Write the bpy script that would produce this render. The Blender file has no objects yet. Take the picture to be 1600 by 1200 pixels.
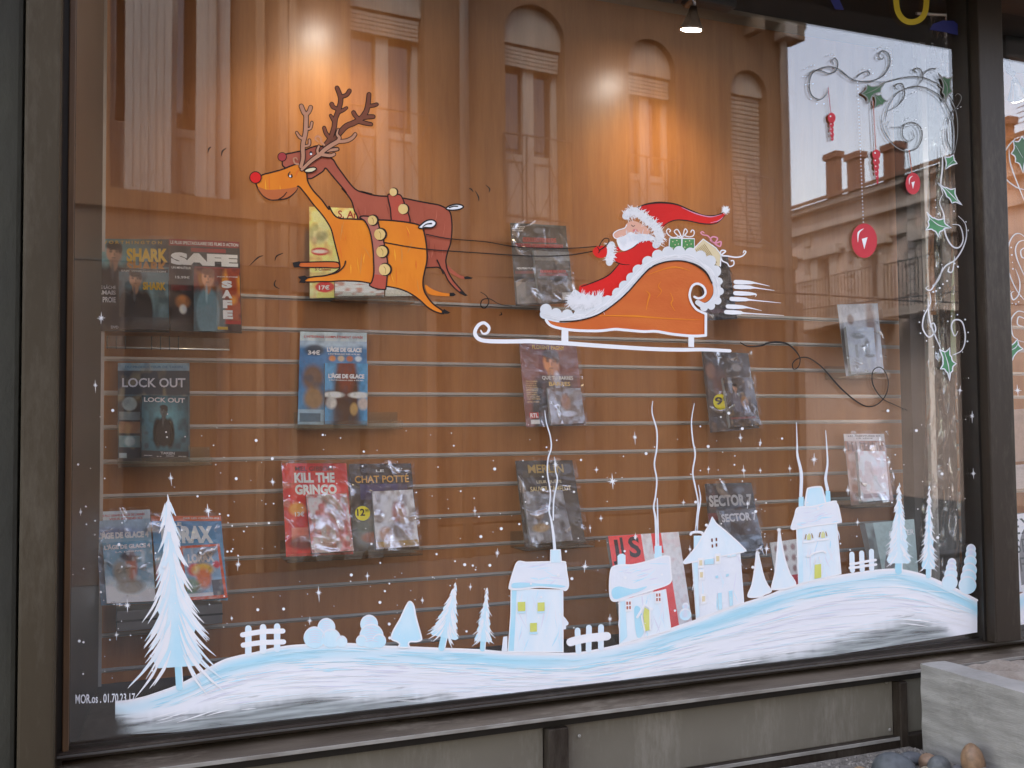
import bpy, bmesh, math, random
import numpy as np
from mathutils import Vector, Matrix
from mathutils.geometry import tessellate_polygon
random.seed(7); RNG = np.random.default_rng(7)
S = bpy.context.scene
COL = S.collection
R = math.radians

# ------------------------------------------------------------------ camera
EYE = 1.45; CAMY = -2.40; FPX = 1567.0
YAW, PIT, ROL = 0.3898, 0.0439, -0.0091
_fw = Vector((math.sin(YAW)*math.cos(PIT), math.cos(YAW)*math.cos(PIT), math.sin(PIT)))
_r0 = Vector((math.cos(YAW), -math.sin(YAW), 0)); _u0 = _r0.cross(_fw)
_rt = math.cos(ROL)*_r0 + math.sin(ROL)*_u0
_up = -math.sin(ROL)*_r0 + math.cos(ROL)*_u0
CAMP = Vector((0, CAMY, EYE))
cam = bpy.data.cameras.new("camera"); cam.sensor_width = 36; cam.lens = 36*FPX/1600
cam.clip_start = .05; cam.clip_end = 2000
camo = bpy.data.objects.new("camera", cam); COL.objects.link(camo)
camo.matrix_world = Matrix(((_rt.x, _up.x, -_fw.x, CAMP.x), (_rt.y, _up.y, -_fw.y, CAMP.y), (_rt.z, _up.z, -_fw.z, CAMP.z), (0, 0, 0, 1)))
S.camera = camo
def ray(px, py): return _fw*FPX + _rt*(px-800) + _up*(600-py)
def at(px, py, Y):
    d = ray(px, py); return CAMP + d*((Y-CAMY)/d.y)
def atx(px, py, X):
    d = ray(px, py); return CAMP + d*(X/d.x)
def atz(px, py, Z):
    d = ray(px, py); return CAMP + d*((Z-EYE)/d.z)

# ------------------------------------------------------------------ light
S.view_settings.view_transform = 'Standard'; S.view_settings.look = 'None'
S.view_settings.exposure = 2.65; S.view_settings.gamma = 1.0
S.view_settings.use_curve_mapping = False
S.cycles.use_denoising = True
S.cycles.max_bounces = 10; S.cycles.diffuse_bounces = 3; S.cycles.glossy_bounces = 4
S.cycles.transparent_max_bounces = 40; S.cycles.caustics_reflective = False; S.cycles.caustics_refractive = False
S.cycles.sample_clamp_indirect = 6
W = bpy.data.worlds.new("World"); S.world = W; W.use_nodes = True
nt = W.node_tree; bg = nt.nodes['Background']
sky = nt.nodes.new('ShaderNodeTexSky'); sky.sky_type = 'NISHITA'; sky.sun_disc = False
SUN_EL, SUN_AZ = 48, 318     # azimuth measured clockwise from +Y
sky.sun_elevation = R(SUN_EL); sky.sun_rotation = R(SUN_AZ); sky.air_density = 1.6; sky.dust_density = 1.6; sky.ozone_density = 1
hs = nt.nodes.new('ShaderNodeHueSaturation'); hs.inputs['Saturation'].default_value = .55; hs.inputs['Hue'].default_value = .53
nt.links.new(sky.outputs[0], hs.inputs['Color']); nt.links.new(hs.outputs[0], bg.inputs[0]); bg.inputs[1].default_value = .15
sun = bpy.data.lights.new("sun", 'SUN'); sun.energy = 1.3; sun.angle = R(30); sun.color = (1, .96, .9)
suno = bpy.data.objects.new("sun", sun); COL.objects.link(suno)
_sd = Vector((math.sin(R(SUN_AZ))*math.cos(R(SUN_EL)), math.cos(R(SUN_AZ))*math.cos(R(SUN_EL)), math.sin(R(SUN_EL))))
suno.rotation_euler = (-_sd).to_track_quat('-Z', 'Y').to_euler(); suno.location = _sd*30

# ------------------------------------------------------------------ materials
MATS = {}
def newmat(name):
    m = bpy.data.materials.new(name); m.use_nodes = True
    return m, m.node_tree, m.node_tree.nodes['Principled BSDF']
def pm(name, c1, c2=None, scale=8, stretch=(1, 1, 1), rough=.6, metal=0, bump=0, bscale=None, spec=.5, lo=.35, hi=.65, coord='Object', detail=5, coat=0, dirt=0, dcol=(.22, .19, .15), dstretch=(1, 1, .25)):
    """surface with two colours mixed by stretched noise, and fine relief"""
    if name in MATS: return MATS[name]
    m, t, p = newmat(name)
    p.inputs['Roughness'].default_value = rough; p.inputs['Metallic'].default_value = metal
    p.inputs['Specular IOR Level'].default_value = spec; p.inputs['Coat Weight'].default_value = coat
    p.inputs['Base Color'].default_value = (*c1, 1)
    if c2 is not None or bump:
        tc = t.nodes.new('ShaderNodeTexCoord'); mp = t.nodes.new('ShaderNodeMapping')
        mp.inputs['Scale'].default_value = stretch; t.links.new(tc.outputs[coord], mp.inputs[0])
        nz = t.nodes.new('ShaderNodeTexNoise'); nz.inputs['Scale'].default_value = scale; nz.inputs['Detail'].default_value = detail
        t.links.new(mp.outputs[0], nz.inputs['Vector'])
        if c2 is not None:
            cr = t.nodes.new('ShaderNodeValToRGB'); cr.color_ramp.elements[0].position = lo; cr.color_ramp.elements[1].position = hi
            cr.color_ramp.elements[0].color = (*c1, 1); cr.color_ramp.elements[1].color = (*c2, 1)
            t.links.new(nz.outputs['Fac'], cr.inputs[0]); t.links.new(cr.outputs[0], p.inputs['Base Color'])
        if bump:
            n2 = nz
            if bscale:
                n2 = t.nodes.new('ShaderNodeTexNoise'); n2.inputs['Scale'].default_value = bscale; n2.inputs['Detail'].default_value = 6
                t.links.new(mp.outputs[0], n2.inputs['Vector'])
            b = t.nodes.new('ShaderNodeBump'); b.inputs['Strength'].default_value = bump; b.inputs['Distance'].default_value = .01
            t.links.new(n2.outputs['Fac'], b.inputs['Height']); t.links.new(b.outputs[0], p.inputs['Normal'])
    if dirt:
        src = p.inputs['Base Color'].links[0].from_socket if p.inputs['Base Color'].links else None
        tc = t.nodes.new('ShaderNodeTexCoord'); mp = t.nodes.new('ShaderNodeMapping'); mp.inputs['Scale'].default_value = dstretch; t.links.new(tc.outputs['Object'], mp.inputs[0])
        na = t.nodes.new('ShaderNodeTexNoise'); na.inputs['Scale'].default_value = 55; na.inputs['Detail'].default_value = 8; na.inputs['Roughness'].default_value = .7; t.links.new(mp.outputs[0], na.inputs['Vector'])
        nb = t.nodes.new('ShaderNodeTexNoise'); nb.inputs['Scale'].default_value = 6; nb.inputs['Detail'].default_value = 3; t.links.new(mp.outputs[0], nb.inputs['Vector'])
        mu = t.nodes.new('ShaderNodeMath'); mu.operation = 'MULTIPLY'; t.links.new(na.outputs['Fac'], mu.inputs[0]); t.links.new(nb.outputs['Fac'], mu.inputs[1])
        rr = t.nodes.new('ShaderNodeMapRange'); rr.inputs['From Min'].default_value = .24; rr.inputs['From Max'].default_value = .42; rr.inputs['To Max'].default_value = dirt; t.links.new(mu.outputs[0], rr.inputs['Value'])
        mx = t.nodes.new('ShaderNodeMixRGB'); t.links.new(rr.outputs[0], mx.inputs[0]); mx.inputs[2].default_value = (*dcol, 1)
        if src: t.links.new(src, mx.inputs[1])
        else: mx.inputs[1].default_value = (*c1, 1)
        t.links.new(mx.outputs[0], p.inputs['Base Color'])
    MATS[name] = m; return m
def glassmat(name, boost=1.0, tint=(1, 1, 1), rough=0, base=.04, wave=0, dust=0):
    """clear sheet: Schlick reflection over straight transmission"""
    if name in MATS: return MATS[name]
    m, t, p = newmat(name); t.nodes.remove(p); out = t.nodes['Material Output']
    g = t.nodes.new('ShaderNodeNewGeometry'); d = t.nodes.new('ShaderNodeVectorMath'); d.operation = 'DOT_PRODUCT'
    t.links.new(g.outputs['Normal'], d.inputs[0]); t.links.new(g.outputs['Incoming'], d.inputs[1])
    def mth(op, a, b=None):
        n = t.nodes.new('ShaderNodeMath'); n.operation = op
        for i, v in enumerate((a, b)):
            if v is None: continue
            if isinstance(v, (int, float)): n.inputs[i].default_value = v
            else: t.links.new(v, n.inputs[i])
        return n.outputs[0]
    ab = mth('ABSOLUTE', d.outputs['Value']); om = mth('SUBTRACT', 1, ab); pw = mth('POWER', om, 5)
    f = mth('MULTIPLY', mth('ADD', base, mth('MULTIPLY', pw, 1-base)), boost)
    f = mth('MINIMUM', f, 1.0)
    tr = t.nodes.new('ShaderNodeBsdfTransparent'); tr.inputs[0].default_value = (*tint, 1)
    gl = t.nodes.new('ShaderNodeBsdfGlossy'); gl.inputs['Roughness'].default_value = rough
    if wave:
        tc = t.nodes.new('ShaderNodeTexCoord'); wz = t.nodes.new('ShaderNodeTexNoise'); wz.inputs['Scale'].default_value = 2.6; wz.inputs['Detail'].default_value = 1; t.links.new(tc.outputs['Object'], wz.inputs['Vector'])
        wb = t.nodes.new('ShaderNodeBump'); wb.inputs['Strength'].default_value = wave; wb.inputs['Distance'].default_value = .01; t.links.new(wz.outputs['Fac'], wb.inputs['Height']); t.links.new(wb.outputs[0], gl.inputs['Normal'])
    mx = t.nodes.new('ShaderNodeMixShader'); t.links.new(f, mx.inputs[0]); t.links.new(tr.outputs[0], mx.inputs[1]); t.links.new(gl.outputs[0], mx.inputs[2])
    last = mx.outputs[0]
    if dust:
        df = t.nodes.new('ShaderNodeBsdfDiffuse'); df.inputs[0].default_value = (.7, .68, .64, 1)
        tc2 = t.nodes.new('ShaderNodeTexCoord'); dn = t.nodes.new('ShaderNodeTexNoise'); dn.inputs['Scale'].default_value = 3; dn.inputs['Detail'].default_value = 8; dn.inputs['Roughness'].default_value = .65; t.links.new(tc2.outputs['Object'], dn.inputs['Vector'])
        dr_ = t.nodes.new('ShaderNodeMapRange'); dr_.inputs['From Min'].default_value = .35; dr_.inputs['From Max'].default_value = .75; dr_.inputs['To Min'].default_value = dust*.3; dr_.inputs['To Max'].default_value = dust*1.6; t.links.new(dn.outputs['Fac'], dr_.inputs['Value'])
        m3 = t.nodes.new('ShaderNodeMixShader'); t.links.new(dr_.outputs[0], m3.inputs[0]); t.links.new(last, m3.inputs[1]); t.links.new(df.outputs[0], m3.inputs[2]); last = m3.outputs[0]
    t.links.new(last, out.inputs[0]); MATS[name] = m; return m
def film(name, amount=.3, rough=.12, nscale=9, nstr=.6, tint=(.97, .98, 1), patch=7, lo=.46, hi=.64):
    """crumpled cellophane: clear sheet that catches light where it is rumpled"""
    if name in MATS: return MATS[name]
    m, t, p = newmat(name); t.nodes.remove(p); out = t.nodes['Material Output']
    tc = t.nodes.new('ShaderNodeTexCoord')
    nz = t.nodes.new('ShaderNodeTexNoise'); nz.inputs['Scale'].default_value = nscale; nz.inputs['Detail'].default_value = 2; nz.inputs['Distortion'].default_value = 1.5
    t.links.new(tc.outputs['Object'], nz.inputs['Vector'])
    b = t.nodes.new('ShaderNodeBump'); b.inputs['Strength'].default_value = nstr; b.inputs['Distance'].default_value = .03
    t.links.new(nz.outputs['Fac'], b.inputs['Height'])
    gl = t.nodes.new('ShaderNodeBsdfGlossy'); gl.inputs['Roughness'].default_value = rough; t.links.new(b.outputs[0], gl.inputs['Normal'])
    tr = t.nodes.new('ShaderNodeBsdfTransparent'); tr.inputs[0].default_value = (*tint, 1)
    n2 = t.nodes.new('ShaderNodeTexNoise'); n2.inputs['Scale'].default_value = patch; n2.inputs['Detail'].default_value = 3; n2.inputs['Distortion'].default_value = 2
    t.links.new(tc.outputs['Object'], n2.inputs['Vector'])
    cr = t.nodes.new('ShaderNodeMapRange'); cr.interpolation_type = 'SMOOTHSTEP'; cr.inputs['From Min'].default_value = lo; cr.inputs['From Max'].default_value = hi
    cr.inputs['To Min'].default_value = amount*.10; cr.inputs['To Max'].default_value = amount
    t.links.new(n2.outputs['Fac'], cr.inputs['Value'])
    mx = t.nodes.new('ShaderNodeMixShader'); t.links.new(cr.outputs[0], mx.inputs[0]); t.links.new(tr.outputs[0], mx.inputs[1]); t.links.new(gl.outputs[0], mx.inputs[2])
    t.links.new(mx.outputs[0], out.inputs[0]); MATS[name] = m; return m
def emit(name, c, s):
    if name in MATS: return MATS[name]
    m, t, p = newmat(name); p.inputs['Base Color'].default_value = (*c, 1)
    p.inputs['Emission Color'].default_value = (*c, 1); p.inputs['Emission Strength'].default_value = s
    MATS[name] = m; return m
def vcol(name, rough=.45, coat=0, alpha=False, streak=False):
    """flat print or paint whose colour is stored on the mesh"""
    if name in MATS: return MATS[name]
    m, t, p = newmat(name); a = t.nodes.new('ShaderNodeAttribute'); a.attribute_name = 'ink'
    t.links.new(a.outputs['Color'], p.inputs['Base Color']); p.inputs['Roughness'].default_value = rough; p.inputs['Coat Weight'].default_value = coat
    if alpha:
        out = t.nodes['Material Output']; tc = t.nodes.new('ShaderNodeTexCoord')
        mp = t.nodes.new('ShaderNodeMapping'); mp.inputs['Scale'].default_value = (4, 4, 60); mp.inputs['Rotation'].default_value = (0, R(-4), 0); t.links.new(tc.outputs['Object'], mp.inputs[0])
        nz = t.nodes.new('ShaderNodeTexNoise'); nz.inputs['Scale'].default_value = 1.6; nz.inputs['Detail'].default_value = 6; nz.inputs['Distortion'].default_value = .6
        t.links.new(mp.outputs[0], nz.inputs['Vector'])
        m1 = t.nodes.new('ShaderNodeMath'); m1.operation = 'MULTIPLY_ADD'; t.links.new(nz.outputs['Fac'], m1.inputs[0]); m1.inputs[1].default_value = 3.0; m1.inputs[2].default_value = -.5
        m2 = t.nodes.new('ShaderNodeMath'); m2.operation = 'MULTIPLY'; t.links.new(m1.outputs[0], m2.inputs[0]); t.links.new(a.outputs['Alpha'], m2.inputs[1]); m2.use_clamp = True
        tr = t.nodes.new('ShaderNodeBsdfTransparent'); mx = t.nodes.new('ShaderNodeMixShader')
        t.links.new(m2.outputs[0], mx.inputs[0]); t.links.new(tr.outputs[0], mx.inputs[1]); t.links.new(p.outputs[0], mx.inputs[2]); t.links.new(mx.outputs[0], out.inputs[0])
    MATS[name] = m; return m

# ------------------------------------------------------------------ object helpers
def link(name, me, mat=None, parent=None, **props):
    o = bpy.data.objects.new(name, me); COL.objects.link(o)
    if mat is not None and not me.materials: me.materials.append(mat)
    if parent is not None: o.parent = parent
    for k, v in props.items(): o[k] = v
    return o
def mesh(name, verts, faces, mat=None, parent=None, smooth=False, **props):
    me = bpy.data.meshes.new(name); me.from_pydata([tuple(v) for v in verts], [], faces)
    if smooth: me.polygons.foreach_set('use_smooth', [True]*len(me.polygons))
    me.update(); return link(name, me, mat, parent, **props)
def thing(name, label, cat, group=None):
    o = bpy.data.objects.new(name, None); COL.objects.link(o); o['label'] = label; o['category'] = cat
    o.empty_display_size = .05
    if group: o['group'] = group
    return o
class MB:
    """collects boxes, tubes and quads for one mesh"""
    def __init__(s): s.v = []; s.f = []
    def box(s, x0, x1, y0, y1, z0, z1, fn=None):
        b = len(s.v); P = [(x, y, z) for z in (z0, z1) for (x, y) in ((x0, y0), (x1, y0), (x1, y1), (x0, y1))]
        s.v += [Vector(fn(*p)) if fn else Vector(p) for p in P]
        s.f += [tuple(b+i for i in q) for q in ((0, 3, 2, 1), (4, 5, 6, 7), (0, 1, 5, 4), (1, 2, 6, 5), (2, 3, 7, 6), (3, 0, 4, 7))]; return s
    def hexa(s, P):
        b = len(s.v); s.v += [Vector(p) for p in P]
        s.f += [tuple(b+i for i in q) for q in ((0, 3, 2, 1), (4, 5, 6, 7), (0, 1, 5, 4), (1, 2, 6, 5), (2, 3, 7, 6), (3, 0, 4, 7))]; return s
    def quad(s, *P):
        b = len(s.v); s.v += [Vector(p) for p in P]; s.f.append(tuple(range(b, b+len(P)))); return s
    def tube(s, pts, r, n=8):
        pts = [Vector(p) for p in pts]; rs = r if isinstance(r, (list, tuple)) else [r]*len(pts); b = len(s.v)
        for i, p in enumerate(pts):
            d = (pts[min(i+1, len(pts)-1)]-pts[max(i-1, 0)]).normalized()
            a = d.orthogonal().normalized(); c = d.cross(a)
            if abs(d.z) < .9:
                a = d.cross(Vector((0, 0, 1))).normalized(); c = d.cross(a)
            else:
                a = d.cross(Vector((1, 0, 0))).normalized(); c = d.cross(a)
            s.v += [p+(a*math.cos(2*math.pi*k/n)+c*math.sin(2*math.pi*k/n))*rs[i] for k in range(n)]
        for i in range(len(pts)-1):
            for k in range(n): s.f.append((b+i*n+k, b+i*n+(k+1) % n, b+(i+1)*n+(k+1) % n, b+(i+1)*n+k))
        s.f.append(tuple(b+k for k in range(n))[::-1]); s.f.append(tuple(b+(len(pts)-1)*n+k for k in range(n))); return s
    def lathe(s, prof, M=None, n=20, cap=True):
        M = M or Matrix(); b = len(s.v)
        for r, h in prof: s.v += [M @ Vector((r*math.cos(2*math.pi*k/n), r*math.sin(2*math.pi*k/n), h)) for k in range(n)]
        for i in range(len(prof)-1):
            for k in range(n): s.f.append((b+i*n+k, b+i*n+(k+1) % n, b+(i+1)*n+(k+1) % n, b+(i+1)*n+k))
        if cap:
            s.f.append(tuple(b+k for k in range(n))[::-1]); s.f.append(tuple(b+(len(prof)-1)*n+k for k in range(n)))
        return s
    def build(s, name, mat, parent=None, bevel=0, smooth=False, fix=True, **props):
        o = mesh(name, s.v, s.f, mat, parent, smooth, **props)
        if fix or bevel:
            bm = bmesh.new(); bm.from_mesh(o.data)
            if fix: bmesh.ops.recalc_face_normals(bm, faces=bm.faces)
            if bevel: bmesh.ops.bevel(bm, geom=[e for e in bm.edges if e.calc_face_angle(0) > .5], offset=bevel, segments=2, affect='EDGES', profile=.6)
            bm.to_mesh(o.data); bm.free()
        return o
def grid(name, fn, nu, nv, mat, parent=None, smooth=True, ink=None, **props):
    vs = [fn(i/nu, j/nv) for j in range(nv+1) for i in range(nu+1)]
    fs = [(j*(nu+1)+i, j*(nu+1)+i+1, (j+1)*(nu+1)+i+1, (j+1)*(nu+1)+i) for j in range(nv) for i in range(nu)]
    o = mesh(name, vs, fs, mat, parent, smooth, **props)
    if ink is not None:
        a = o.data.color_attributes.new('ink', 'FLOAT_COLOR', 'POINT'); a.data.foreach_set('color', np.asarray(ink, dtype=np.float32).ravel())
    return o
def lin(r, g=None, b=None):
    """sRGB 0-255 to linear"""
    if g is None: r, g, b = r
    return tuple(((c/255)/12.92 if c/255 <= .04045 else ((c/255+.055)/1.055)**2.4) for c in (r, g, b))
# ================================================================== shopfront
M_FRAME = pm('brown lacquered aluminium', (.020, .0135, .0088), (.027, .0185, .0125), 5, (1, 1, .3), rough=.5, bump=.05, bscale=60, spec=.3, dirt=.16)
M_FRAMEB = pm('black frame rebate', (.010, .0075, .0055), (.015, .0115, .0085), 20, rough=.5)
M_EDGE = pm('edge highlight and screw metal', (.42, .40, .36), (.26, .24, .21), 30, (.4, 1, 1), rough=.35, metal=.4)  # pale tone paints the edge highlights; the screws share it
M_ORANGE = pm('varnished wood bead', (.11, .06, .027), (.08, .042, .02), 12, (6, 6, .6), rough=.4)
M_PANEL = pm('taupe lacquered panel', (.165, .147, .112), (.14, .123, .093), 3, rough=.5, bump=.04, bscale=90, dirt=.3, dcol=(.36, .33, .27))
M_PILAR = pm('weathered taupe pilaster', (.046, .034, .020), (.058, .044, .026), 4, (1, 1, .4), rough=.65, bump=.1, bscale=50, spec=.2, dirt=.16)
M_STONE = pm('greenish grey stone', (.036, .033, .020), (.024, .022, .0145), 5, (1, 1, .5), rough=.85, bump=.4, bscale=30)
M_SIGN = pm('dark signboard', (.03, .028, .026), (.04, .037, .034), 4, rough=.5)
M_RENDER = pm('pale render', (.40, .36, .30), (.33, .30, .25), 2.5, rough=.9, bump=.3, bscale=40)
M_ALU = pm('grey aluminium strip', (.72, .70, .66), (.60, .59, .56), 6, (.2, 1, 1), rough=.26, metal=.45)
M_GLASS = glassmat('window glass', boost=1.95, rough=.014, wave=.018, dust=.003)

ZG0 = (at(112, 1152, 0).z + at(400, 1141, 0).z + at(800, 1094, 0).z + at(1200, 1042, 0).z + at(1530, 990, 0).z)/5 - .004     # glass bottom
ZED = (at(400, 1184, -.07).z + at(800, 1137, -.07).z + at(1200, 1079, -.07).z + at(1500, 1031, -.07).z)/4      # front edge of the sill
XL = at(111, 600, 0).x; XR = at(1518, 520, 0).x; XM1 = at(1571, 520, -.03).x
ZTOP = 2.98; DEP = .75
ZF = at(280, 1057, DEP).z               # display floor level
shop = thing('shopfront', 'brown framed shop window front with painted glass, sill and dark signboard', 'shopfront')
def part(n, m, *boxes, bevel=.003, **k):
    b = MB()
    for q in boxes: b.box(*q)
    return b.build(n, m, shop, bevel=bevel, **k)
# pilaster left of the window, in three steps
xp0 = at(33, 600, -.12).x; xp1 = at(90, 600, -.12).x
part('pilaster', M_PILAR, (xp0, xp1, -.12, .3, .30, ZTOP), bevel=.006)
part('frame_post', M_FRAME, (xp1+.002, XL-.022, -.035, .3, .30, ZTOP))
part('rebate', M_FRAMEB, (XL-.022, XL-.010, -.012, .06, ZG0-.03, ZTOP), bevel=0)
part('glazing_bead', M_ORANGE, (XL-.010, XL+.003, -.020, -.001, ZG0-.004, ZTOP), bevel=.002)
part('stone_pier', M_STONE, (xp0-1.4, xp0-.004, -.10, .4, .0, ZTOP), bevel=.01)
# bottom rail, sill and panels below
ex = 4.6
zr = ZG0
zs = ZED+.030
part('bottom_rail', M_FRAME, (XL-.02, ex, -.030, .05, zs, zr), bevel=.004)
part('glazing_gasket', M_FRAMEB, (XL+.003, XR, -.012, -.002, zr, zr+.008), bevel=0)
part('rail_lip', pm('grey gasket line', (.075, .07, .064), (.055, .05, .045), 9, rough=.5), (XL-.02, ex, -.034, -.0305, zr-.010, zr-.005), bevel=.001)
b = MB()
b.hexa([(XL-.03, -.070, ZED-.008), (ex, -.070, ZED-.008), (ex, .05, ZED-.008), (XL-.03, .05, ZED-.008), (XL-.03, -.070, ZED+.004), (ex, -.070, ZED+.004), (ex, .05, zs-.001), (XL-.03, .05, zs-.001)])
M_SILL = pm('worn brown sill', (.055, .040, .027), (.115, .09, .065), 9, (.3, 2, 2), rough=.55, bump=.15, bscale=80, dirt=.5, dcol=(.34, .29, .22), dstretch=(.3, 1, 1))
b.build('sill', M_SILL, shop, bevel=.002)
part('sill_highlight', M_EDGE, (XL-.03, ex, -.0735, -.0702, ZED-.006, ZED+.003), bevel=.001)  # pale strip, the sill's edge highlight put into the colour
zs = ZED
zpb = at(1300, 1169, -.06).z            # bottom of panel area
zpt = zs-.030
part('undersill_shade', M_FRAMEB, (XL-.03, ex, -.045, .05, zpt, zs-.009), bevel=0)  # black strip standing in for the shade beneath the sill
xq = at(872, 1160, -.06).x; xq2 = at(1411, 1100, -.06).x
part('lower_panel', M_PANEL, (XL-.03, xq-.03, -.035, .05, zpb, zpt)); part('lower_panel', M_PANEL, (xq+.03, xq2-.016, -.035, .05, zpb, zpt)); part('lower_panel', M_PANEL, (xq2+.016, ex, -.035, .05, zpb, zpt))
part('panel_post', M_FRAME, (xq-.028, xq+.028, -.065, .05, zpb-.3, zpt)); part('panel_post', M_FRAME, (xq2-.014, xq2+.014, -.065, .05, zpb-.3, zpt))
part('panel_foot', M_FRAME, (XL-.03, xq-.03, -.058, .05, zpb-.35, zpb), (xq+.03, xq2-.016, -.058, .05, zpb-.35, zpb), (xq2+.016, ex, -.058, .05, zpb-.35, zpb))
part('foot_highlight', M_EDGE, (xq+.03, xq2-.016, -.062, -.0585, zpb-.008, zpb+.002), bevel=.001)  # bright strip painted as the highlight along the panel foot
for px, py in ((1385, 1066), (1399, 1062), (905, 1150), (1390, 1140)):
    q = at(px, py, -.036); MB().lathe([(.0045, 0), (.0045, .002), (.003, .003)], Matrix.Translation(q) @ Matrix.Rotation(R(90), 4, 'X'), 10).build('screw', M_EDGE, shop)
# mullion between the two panes
part('mullion', M_FRAME, (XR+.006, XM1, -.055, .07, zr, ZTOP), bevel=.004)
part('rebate', M_FRAMEB, (XR-.004, XR+.0055, -.020, .06, zr, ZTOP), bevel=0)
part('window_pane', M_GLASS, (XL-.015, XR, 0, .006, zr-.01, ZTOP), bevel=0)
part('window_pane', M_GLASS, (XM1-.01, ex, 0, .006, zr-.01, ZTOP), bevel=0)
# signboard over the window, projecting to the street; wall above
zsb = at(1376, 58, .45).z               # mirrored edge: the board's lower lip stands .45 m out
part('signboard', M_SIGN, (-2.2, ex, -.45, -.30, zsb, zsb+.75), (-2.2, ex, -.298, .3, ZTOP-.0, zsb+.75), bevel=.005)
part('soffit', M_SIGN, (-2.2, ex, -.299, .05, ZTOP-.02, ZTOP-.002), bevel=0)
part('upper_wall', M_RENDER, (-7, 9, .0, .5, zsb+.76, 7.4), bevel=.01)
part('side_wall', M_RENDER, (-7, xp0-1.41, -.05, .5, 0, zsb+.74), bevel=.01); part('side_wall', M_RENDER, (ex+.01, 9, -.05, .5, 0, zsb+.74), bevel=.01)

# ================================================================== inside the display
def woodmat(name, c1, c2, rough=.34):
    m, t, p = newmat(name)
    tc = t.nodes.new('ShaderNodeTexCoord'); mp = t.nodes.new('ShaderNodeMapping'); mp.inputs['Scale'].default_value = (9, 9, .7); t.links.new(tc.outputs['Object'], mp.inputs[0])
    oi = t.nodes.new('ShaderNodeObjectInfo')
    n1 = t.nodes.new('ShaderNodeTexNoise'); n1.inputs['Scale'].default_value = 2.2; n1.inputs['Detail'].default_value = 7; n1.inputs['Distortion'].default_value = .5; t.links.new(mp.outputs[0], n1.inputs['Vector'])
    n2 = t.nodes.new('ShaderNodeTexNoise'); n2.inputs['Scale'].default_value = 22; n2.inputs['Detail'].default_value = 4; t.links.new(mp.outputs[0], n2.inputs['Vector'])
    mx = t.nodes.new('ShaderNodeMath'); mx.operation = 'MULTIPLY_ADD'; mx.inputs[1].default_value = .45; t.links.new(n2.outputs['Fac'], mx.inputs[0]); t.links.new(n1.outputs['Fac'], mx.inputs[2])
    cr = t.nodes.new('ShaderNodeValToRGB'); cr.color_ramp.elements[0].position = .45; cr.color_ramp.elements[1].position = .98
    cr.color_ramp.elements[0].color = (*c1, 1); cr.color_ramp.elements[1].color = (*c2, 1)
    t.links.new(mx.outputs[0], cr.inputs[0]); t.links.new(cr.outputs[0], p.inputs['Base Color'])
    p.inputs['Roughness'].default_value = rough; p.inputs['Specular IOR Level'].default_value = .6
    return m
M_WOOD = woodmat('cherry laminate', (.325, .118, .033), (.45, .185, .056))
M_GREY = pm('dark grey lining', (.022, .022, .0205), (.03, .03, .028), 4, (1, 1, .3), rough=.5)
M_FLOOR = pm('dark grey floor felt', (.024, .021, .02), (.034, .03, .028), 10, rough=.8)
M_BEIGE = pm('beige bulkhead', (.33, .29, .22), (.28, .245, .19), 3, rough=.6)
M_DARK = pm('dark ceiling', (.04, .038, .035), (.05, .047, .043), 3, rough=.8)
XB0 = at(157, 700, DEP).x; XB1 = at(1424, 600, DEP).x
zc = at(1100, 17, DEP-.06).z            # top of the boards
back = link('back_wall', bpy.data.meshes.new('back_wall'), None, None, kind='structure')
b = MB(); b.box(XB0-.05, 4.6, DEP+.03, DEP+.08, ZF-.1, ZTOP+.2); bw = b.build('backing_panel', M_DARK, back)
back.data = bpy.data.meshes.new('back_wall_core'); 
grooves = [EYE + .4119*(.75+2.4)/3.1508 - .1*i for i in range(40)]
grooves = [z for z in grooves if z > ZF+.03]
for (xa, xb) in ((XB0, XB1), (at(1500, 600, DEP).x, 4.58)):
    MB().box(xa, xb, DEP, DEP+.028, grooves[0]+.006, zc).build('wall_panel', M_WOOD, back, bevel=.001)
    src = None; rsrc = None
    for i, z in enumerate(grooves):
        zb = grooves[i+1] if i+1 < len(grooves) else ZF-.002
        h = z-zb-.012 if i+1 < len(grooves) else z-zb-.006
        full = abs(h-.088) < .002
        if src is None or not full:
            o = MB().box(xa, xb, 0, .028, -h, 0).build('board', M_WOOD, back, bevel=.001); o.location = (0, DEP, z-.006)
            if full: src = o
        else:
            o = src.copy(); COL.objects.link(o); o.location = (0, DEP, z-.006)
        if rsrc is None:
            b = MB(); b.box(xa, xb, .004, .02, -.0057, -.003); b.box(xa, xb, -.0028, -.0004, -.0006, .0078); b.box(xa, xb, -.0004, .012, .0005, .0052); b.box(xa, xb, .018, .022, -.0057, .0057)
            rsrc = b.build('groove_rail', M_ALU, back); o = rsrc
        else:
            o = rsrc.copy(); COL.objects.link(o)
        o.location = (0, DEP, z)
MB().box(-.6, 4.6, DEP-.07, DEP+.03, zc+.001, zc+.062).build('bulkhead', M_BEIGE, None, bevel=.003, kind='structure')
MB().box(-.6, 4.6, .02, DEP+.08, ZTOP+.02, ZTOP+.06).build('ceiling', M_DARK, None, kind='structure')
MB().box(-.6, 4.6, DEP-.06, DEP+.03, zc+.065, ZTOP+.02).build('ceiling_bulkhead', M_DARK, None, kind='structure')
MB().box(-.6, 4.6, .012, DEP+.03, ZF-.05, ZF).build('display_floor', M_FLOOR, None, kind='structure')
b = MB(); b.hexa([(XL+.004, .02, ZF), (XB0, DEP-.02, ZF), (XB0-.04, DEP, ZF), (XL-.05, .02, ZF), (XL+.004, .02, ZTOP), (XB0, DEP-.02, ZTOP), (XB0-.04, DEP, ZTOP), (XL-.05, .02, ZTOP)])
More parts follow.
